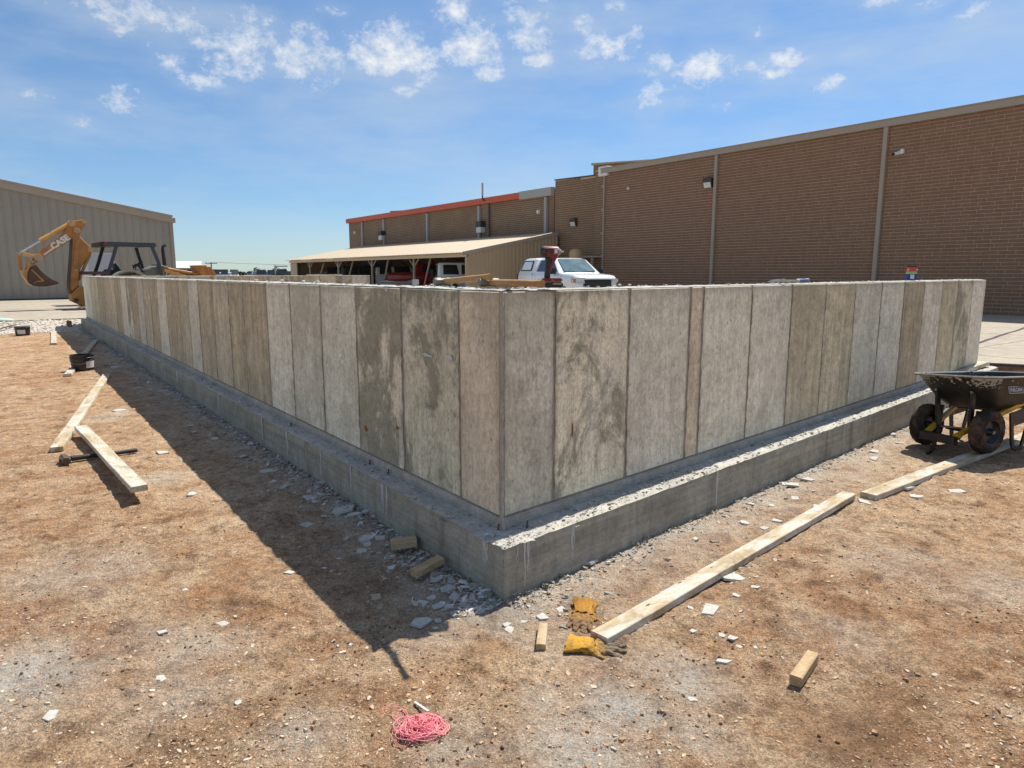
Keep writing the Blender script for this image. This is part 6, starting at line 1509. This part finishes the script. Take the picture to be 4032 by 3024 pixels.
for loop in (((1000, 600), (870, 400), (800, 310), (600, 280), (430, 310), (360, 370), (420, 460), (580, 530), (800, 570), (980, 590), (1080, 570)), ((1000, 560), (940, 420), (800, 380), (660, 420), (590, 510), (650, 610), (830, 620), (1000, 600)),
             ((830, 810), (690, 860), (600, 960), (590, 1060), (660, 1170), (800, 1260), (950, 1260), (1080, 1190), (1150, 1120)), ((1640, 620), (1760, 560), (1850, 520), (1930, 460)), ((1690, 700), (1740, 620), (1790, 560), (1930, 480)), ((1500, 1240), (1650, 1210), (1780, 1110), (1850, 980), (1860, 860), (1800, 780))):
    ps = [kx(*c) + Vector((0, 0, .004 + .003 * math.sin(i * 1.9))) for i, c in enumerate(loop)]; sm = []
    for i in range(len(ps) - 1):
        p0_, p1_, p2_, p3_ = ps[max(0, i - 1)], ps[i], ps[i + 1], ps[min(len(ps) - 1, i + 2)]
        for k in range(6):
            s_ = k / 6; sm.append(.5 * ((2 * p1_) + (p2_ - p0_) * s_ + (2 * p0_ - 5 * p1_ + 4 * p2_ - p3_) * s_ ** 2 + (3 * p1_ - p0_ - 3 * p2_ + p3_) * s_ ** 3))
    sm.append(ps[-1]); mb = MB(); mb.tube(sm, .0011, 5); mb.build('loose_loop', 'string_pink', t, smooth=True)
a_, b_ = kx(1160, 200), kx(1500, 470); mb = MB(); mb.bar(a_ + Vector((0, 0, .006)), b_ + Vector((0, 0, .012)), .008, .005); mb.build('winder', 'white_dull', t)

# ------------------------------------------------------------------ tools on top of the wall
def wt(px, py, z=ZT): return onz(px, py, z)
def on_wall(P, d, inn, s, o): q = P + d * s + inn * o; return Vector((q.x, q.y, ZT + .006))
# impact driver, standing on its battery near the corner
q = on_wall(A, dR, -nR, 0.16, .10); dv = thing('impact_driver', 'red and black cordless impact driver standing upright on the wall corner', 'power tool', q, ang(Vector((1, .12, 0))))
dist_ = q.y / 1.0; sc_ = q.y / 2715
def ip(cx, cy):                          # crop (2000,940) at .226 -> local x,z in metres
    return ((2000 + cx * .22604 - (CXP + q.x / q.y * 2715)) * sc_, (1124 - (940 + cy * .22604)) * sc_)
mot = [ip(565, 190), ip(640, 190), ip(870, 190)]
zm = ip(700, 195)[1]; r_ = (ip(0, 95)[1] - ip(0, 295)[1]) / 2
MX = lambda x: Matrix.Translation((0, 0, zm)) @ Matrix.Rotation(R(90), 4, 'Y')
x0, x1, x2, x3, x4 = ip(562, 0)[0], ip(690, 0)[0], ip(865, 0)[0], ip(930, 0)[0], ip(985, 0)[0]
mb = MB(); mb.lathe([(.001, x0), (r_ * .75, x0 + .002), (r_ * .96, x0 + .010), (r_, x0 + .018), (r_ * .98, x1 - .002)], 24, MX(0)); mc = mb.build('motor_cap', 'tool_black', dv, smooth=40)
mb = MB(); mb.box((x0 + .008, -r_ * 1.0, zm - .008), (x0 + .024, -r_ * .85, zm + .008), .002); mb.build('red_badge', 'tool_red', mc)
mb = MB(); mb.lathe([(r_ * .97, x1 - .002), (r_ * .98, x1), (r_ * .93, x2 - .004), (r_ * .9, x2)], 24, MX(0)); mh = mb.build('motor_housing', 'tool_red', dv, smooth=40)
for k in range(4):
    mb = MB(); mb.box((x1 + .003 + k * .006, -r_ * .995, zm - .012), (x1 + .006 + k * .006, -r_ * .90, zm + .014)); mb.build('vent_slot', 'tool_black', mh)
mb = MB(); mb.prism([(x2 - .018, zm - .010), (x2 - .003, zm - .008), (x2 - .003, zm + .013), (x2 - .018, zm + .011)], -r_ * .97, -r_ * .86); mb.build('maker_plate', 'label_white', mh)
mb = MB(); mb.lathe([(r_ * .9, x2), (r_ * .86, x2 + .004), (r_ * .45, x3 - .004), (r_ * .38, x3)], 24, MX(0)); mb.build('nose_cone', 'tool_grey', dv, smooth=40)
mb = MB(); mb.lathe([(.006, x3), (.006, x3 + .006), (.0035, x3 + .007), (.0035, x4)], 10, MX(0)); mb.build('bit', 'steel', dv)
gpts = [ip(*c) for c in ((655, 290), (760, 290), (770, 330), (745, 420), (735, 560), (745, 650), (640, 650), (650, 560), (660, 420))]
mb = MB(); mb.prism(gpts, -.018, .018); o = mb.build('grip', 'tool_black', dv); md = o.modifiers.new('b', 'BEVEL'); md.width = .006; md.segments = 3
mb = MB(); mb.prism([ip(*c) for c in ((660, 280), (700, 262), (865, 262), (860, 290), (790, 420), (740, 560), (712, 560), (740, 420), (770, 330), (740, 300))], -.0195, .0195); o = mb.build('grip_frame', 'tool_red', dv); md = o.modifiers.new('b', 'BEVEL'); md.width = .003; md.segments = 2
mb = MB(); a_, b_ = ip(770, 345), ip(800, 420); mb.bar((a_[0], 0, a_[1]), (b_[0] - .01, 0, b_[1]), .014, .012, (0, 1, 0)); mb.build('trigger', 'tool_black', dv)
a_, b_ = ip(585, 650), ip(950, 715); mb = MB(); mb.box((a_[0], -.032, b_[1]), (b_[0], .032, a_[1]), .006); ft = mb.build('foot', 'tool_red', dv)
a_, b_ = ip(640, 720), ip(960, 805); mb = MB(); mb.box((a_[0], -.034, 0), (b_[0], .034, a_[1]), .006); bt = mb.build('battery', 'tool_black', dv)
a_, b_ = ip(770, 735), ip(930, 760); mb = MB(); mb.box((a_[0], -.0352, b_[1]), (b_[0], -.033, a_[1])); mb.build('battery_plate', 'tool_grey', bt)
c_ = ip(770, 690); mb = MB(); mb.cyl((c_[0], -.038, c_[1]), (c_[0], -.03, c_[1]), .009, n=12); mb.build('button', 'red_paint', ft)
mb = MB(); mb.tube([(ip(540, 655)[0], -.02, ip(0, 660)[1]), (ip(525, 690)[0], -.02, ip(0, 690)[1]), (ip(535, 725)[0], -.02, ip(0, 725)[1]), (ip(580, 720)[0], -.02, ip(0, 720)[1])], .003, 6); mb.build('belt_clip', 'steel', dv)

def hammer_on_wall(head_px, butt_px, label, hd_mat, oh, ob, raise_b=0.0):
    # the handle runs from head to butt, both over the long wall's top
    def on_top(px, o):                   # point on the wall top at that column, o metres behind the face
        s = onplane(px, 1110, A - nL * o, dL)[0]; return A - nL * o + dL * s
    a, b = on_top(head_px, oh), on_top(butt_px, ob); a.z = b.z = 0; d = b - a; L = d.length
    t = thing('club_hammer', label, 'hammer', (a.x, a.y, ZT + .008), ang(d)); r8 = [(.023 * math.cos(R(22.5 + 45 * k)), .023 * math.sin(R(22.5 + 45 * k))) for k in range(8)]
    mb = MB(); mb.loft([[(x * k, y, .023 + z * k) for x, z in r8] for y, k in ((-.055, .88), (-.045, 1), (-.018, 1), (-.012, .86), (.012, .86), (.018, 1), (.045, 1), (.055, .88))]); mb.build('head', hd_mat, t)
    mb = MB(); m = 9; ring = []
    for i in range(m):
        u = i / (m - 1); x = -.02 + (L + .02) * u; w = .011 + .004 * math.sin(u * 3.3) + (.004 if u > .9 else 0); h = .0135 + .003 * math.sin(u * 3.0) + (.004 if u > .9 else 0); zc = .023 + raise_b * u
        ring.append([(x, w * math.cos(2 * math.pi * k / 12), zc + h * math.sin(2 * math.pi * k / 12)) for k in range(12)])
    mb.loft(ring); mb.build('handle', 'handle_wood', t, smooth=50); return t
hammer_on_wall(1745, 1932, 'club hammer with bright wooden handle propped up on the wall top', 'steel_grey_worn', .10, .075, .028)
hammer_on_wall(1925, 2136, 'club hammer with pale wooden handle lying beside the impact driver', 'steel_grey_worn', .11, .03, .0)
# claw hammer on the right arm
def rt_top(px, o): s = onplane(px, 1105, A - nR * o, dR)[0]; q = A - nR * o + dR * s; return Vector((q.x, q.y, ZT + .005))
a, b = rt_top(3062, .05), rt_top(3184, .09); d = b - a; L = d.length
t = thing('claw_hammer', 'steel claw hammer with blue and grey grip on the right-hand wall top', 'hammer', a, ang(d))
mb = MB(); mb.loft([[(x + .0, y * 1.0, z) for y, z in ((-.012 * k, .012 - .012 * k), (.012 * k, .012 - .012 * k), (.012 * k, .012 + .014 * k), (-.012 * k, .012 + .014 * k))] for x, k in ((-.012, .9), (.012, .9))])
mb.v = []; mb.f = []
mb.loft([[(.0 + w * math.cos(R(45 + 90 * k)), y, .018 + w * math.sin(R(45 + 90 * k)) + cz) for k in range(4)] for y, w, cz in ((-.055, .017, .0), (-.035, .017, 0), (-.03, .012, 0), (.01, .014, .0), (.04, .011, -.003), (.075, .004, -.012))]); mb.build('head', 'steel', t)
mb = MB(); mb.bar((.0, 0, .016), (L * .62, 0, .013), .014, .016); mb.build('shaft', 'steel', t)
mb = MB(); mb.tube([(L * .58, 0, .014), (L * .64, 0, .015), (L * .82, 0, .015), (L * .97, 0, .016), (L, 0, .016)], [.011, .014, .012, .015, .010], 10); g_ = mb.build('grip', 'grip_grey', t, smooth=True)
mb = MB(); mb.tube([(L * .66, -.0035, .014), (L * .8, -.0035, .014), (L * .96, -.0035, .015)], [.0125, .0118, .013], 10); mb.build('grip_inlay', 'tool_blue', g_, smooth=True)
# colourful retail pack standing on the right arm
q = rt_top(3586, .08); sc2 = q.y / 2715
t = thing('retail_pack', 'small red, green and blue retail pack standing on the wall top', 'package', q, ang(dR) - R(45))
hh = 56 * sc2; ww = 36 * sc2
for nm, z0, z1, m in (('blue_band', 0, .42, 'pack_blue'), ('green_band', .42, .60, 'pack_green'), ('red_band', .60, .90, 'pack_red')):
    mb = MB(); mb.box((-ww / 2, -.02, hh * z0 + .0005), (ww / 2, .02, hh * z1 - .0005), .001); mb.build(nm, m, t)
mb = MB(); mb.box((-ww * .46, -.018, hh * .9), (ww * .46, .018, hh * .97), .001); tp = mb.build('black_top', 'machine_black', t)
mb = MB(); mb.tube([(-ww * .3, 0, hh * .97), (-ww * .42, 0, hh * 1.10)], .002, 5); mb.build('tab', 'machine_black', tp)
mb = MB(); mb.box((-ww * .2, -.0212, hh * .08), (ww * .22, -.0195, hh * .38)); mb.build('sticker', 'label_white', t)
for x_ in (-.47, .47):
    mb = MB(); mb.cyl((ww * x_, -.0215, hh * .72), (ww * x_, -.019, hh * .72), ww * .08, n=10); mb.build('dot', 'label_white', t)
# dark bar lying along the long wall's top
def lt_top(px, o): s = onplane(px, 1112, A - nL * o, dL)[0]; q = A - nL * o + dL * s; return Vector((q.x, q.y, ZT + .006))
a, b = lt_top(1490, .10), lt_top(1634, .07); d = b - a; L = d.length
t = thing('pry_bar', 'dark navy flat bar lying along the long wall top', 'bar', a, ang(d))
mb = MB(); mb.loft([[(x, -w, z), (x, w, z), (x, w, z + h), (x, -w, z + h)] for x, w, z, h in ((0, .016, .002, .01), (L * .1, .02, .0, .022), (L * .5, .018, .0, .02), (L * .85, .017, .002, .022), (L, .02, .004, .028))]); mb.build('shaft', 'bar_navy', t, smooth=30)
mb = MB(); mb.box((L, -.021, .003), (L + .012, .021, .036), .003); mb.build('end_cap', 'steel', t)
# small lumps left on the wall tops
for px, sz, arm in ((1010, .022, 'l'), (1110, .028, 'l'), (1195, .025, 'l'), (1250, .024, 'l'), (1705, .02, 'l'), (2440, .018, 'r'), (2480, .014, 'r')):
    q = lt_top(px, .08) if arm == 'l' else rt_top(px, .12); s2 = Scatter(); s2.stone((0, 0, 0), sz, sz * .7, sz * .45, (.30, .28, .25), .2)
    me = bpy.data.meshes.new('concrete_lump'); me.from_pydata(s2.v, [], s2.f); me.materials.append(MATS['chip_grey']); o = bpy.data.objects.new('concrete_lump', me); COL.objects.link(o); o.location = q
    tag(o, 'small concrete lump left on top of the %s wall arm' % ('long left' if arm == 'l' else 'right'), 'lump', 'lumps on the %s arm' % ('long' if arm == 'l' else 'right'))
# stray things on the left ground
a, b = onz(0, 1296, .1), onz(92, 1278, .15); mb = MB(); mb.tube([a - (b - a) * .4, a, (a + b) / 2 + Vector((0, 0, .02)), b], .018, 6); o = recentre(mb.build('reinforcing_bar', 'rusty_steel')); o.location.z = gz(o.location.x, o.location.y) + .002
tag(o, 'dark bar lying across the crushed stone by the lidded bucket', 'bar')
q = onz(6, 1262, ZS); mb = MB(); m = 16
ring = [[(.3 * k * math.cos(6.283 * i / m) * (1 + .15 * math.sin(i * 2.1)), .2 * k * math.sin(6.283 * i / m), z * .6) for i in range(m)] for k, z in ((1, 0), (.95, .03), (.6, .07), (.2, .10))]
mb.loft(ring); o = mb.build('plastic_sheet', 'mint_plastic', smooth=True); o.location = (q.x - .10, q.y + .12, ZS + .004); tag(o, 'crumpled mint green plastic sheet lying on the concrete apron', 'sheet')
q = onz(326, 1352 - 20, .05); mb = MB(); mb.box((-.06, -.05, 0), (.06, .05, .17), .01); o = mb.build('brick_piece', 'brick'); q = C + dL * .0 + nL * .45 - dL * .25; o.location = (q.x, q.y, gz(q.x, q.y) - .01); o.rotation_euler = (0, 0, .5); tag(o, 'reddish brick piece standing at the far end of the footing', 'brick')
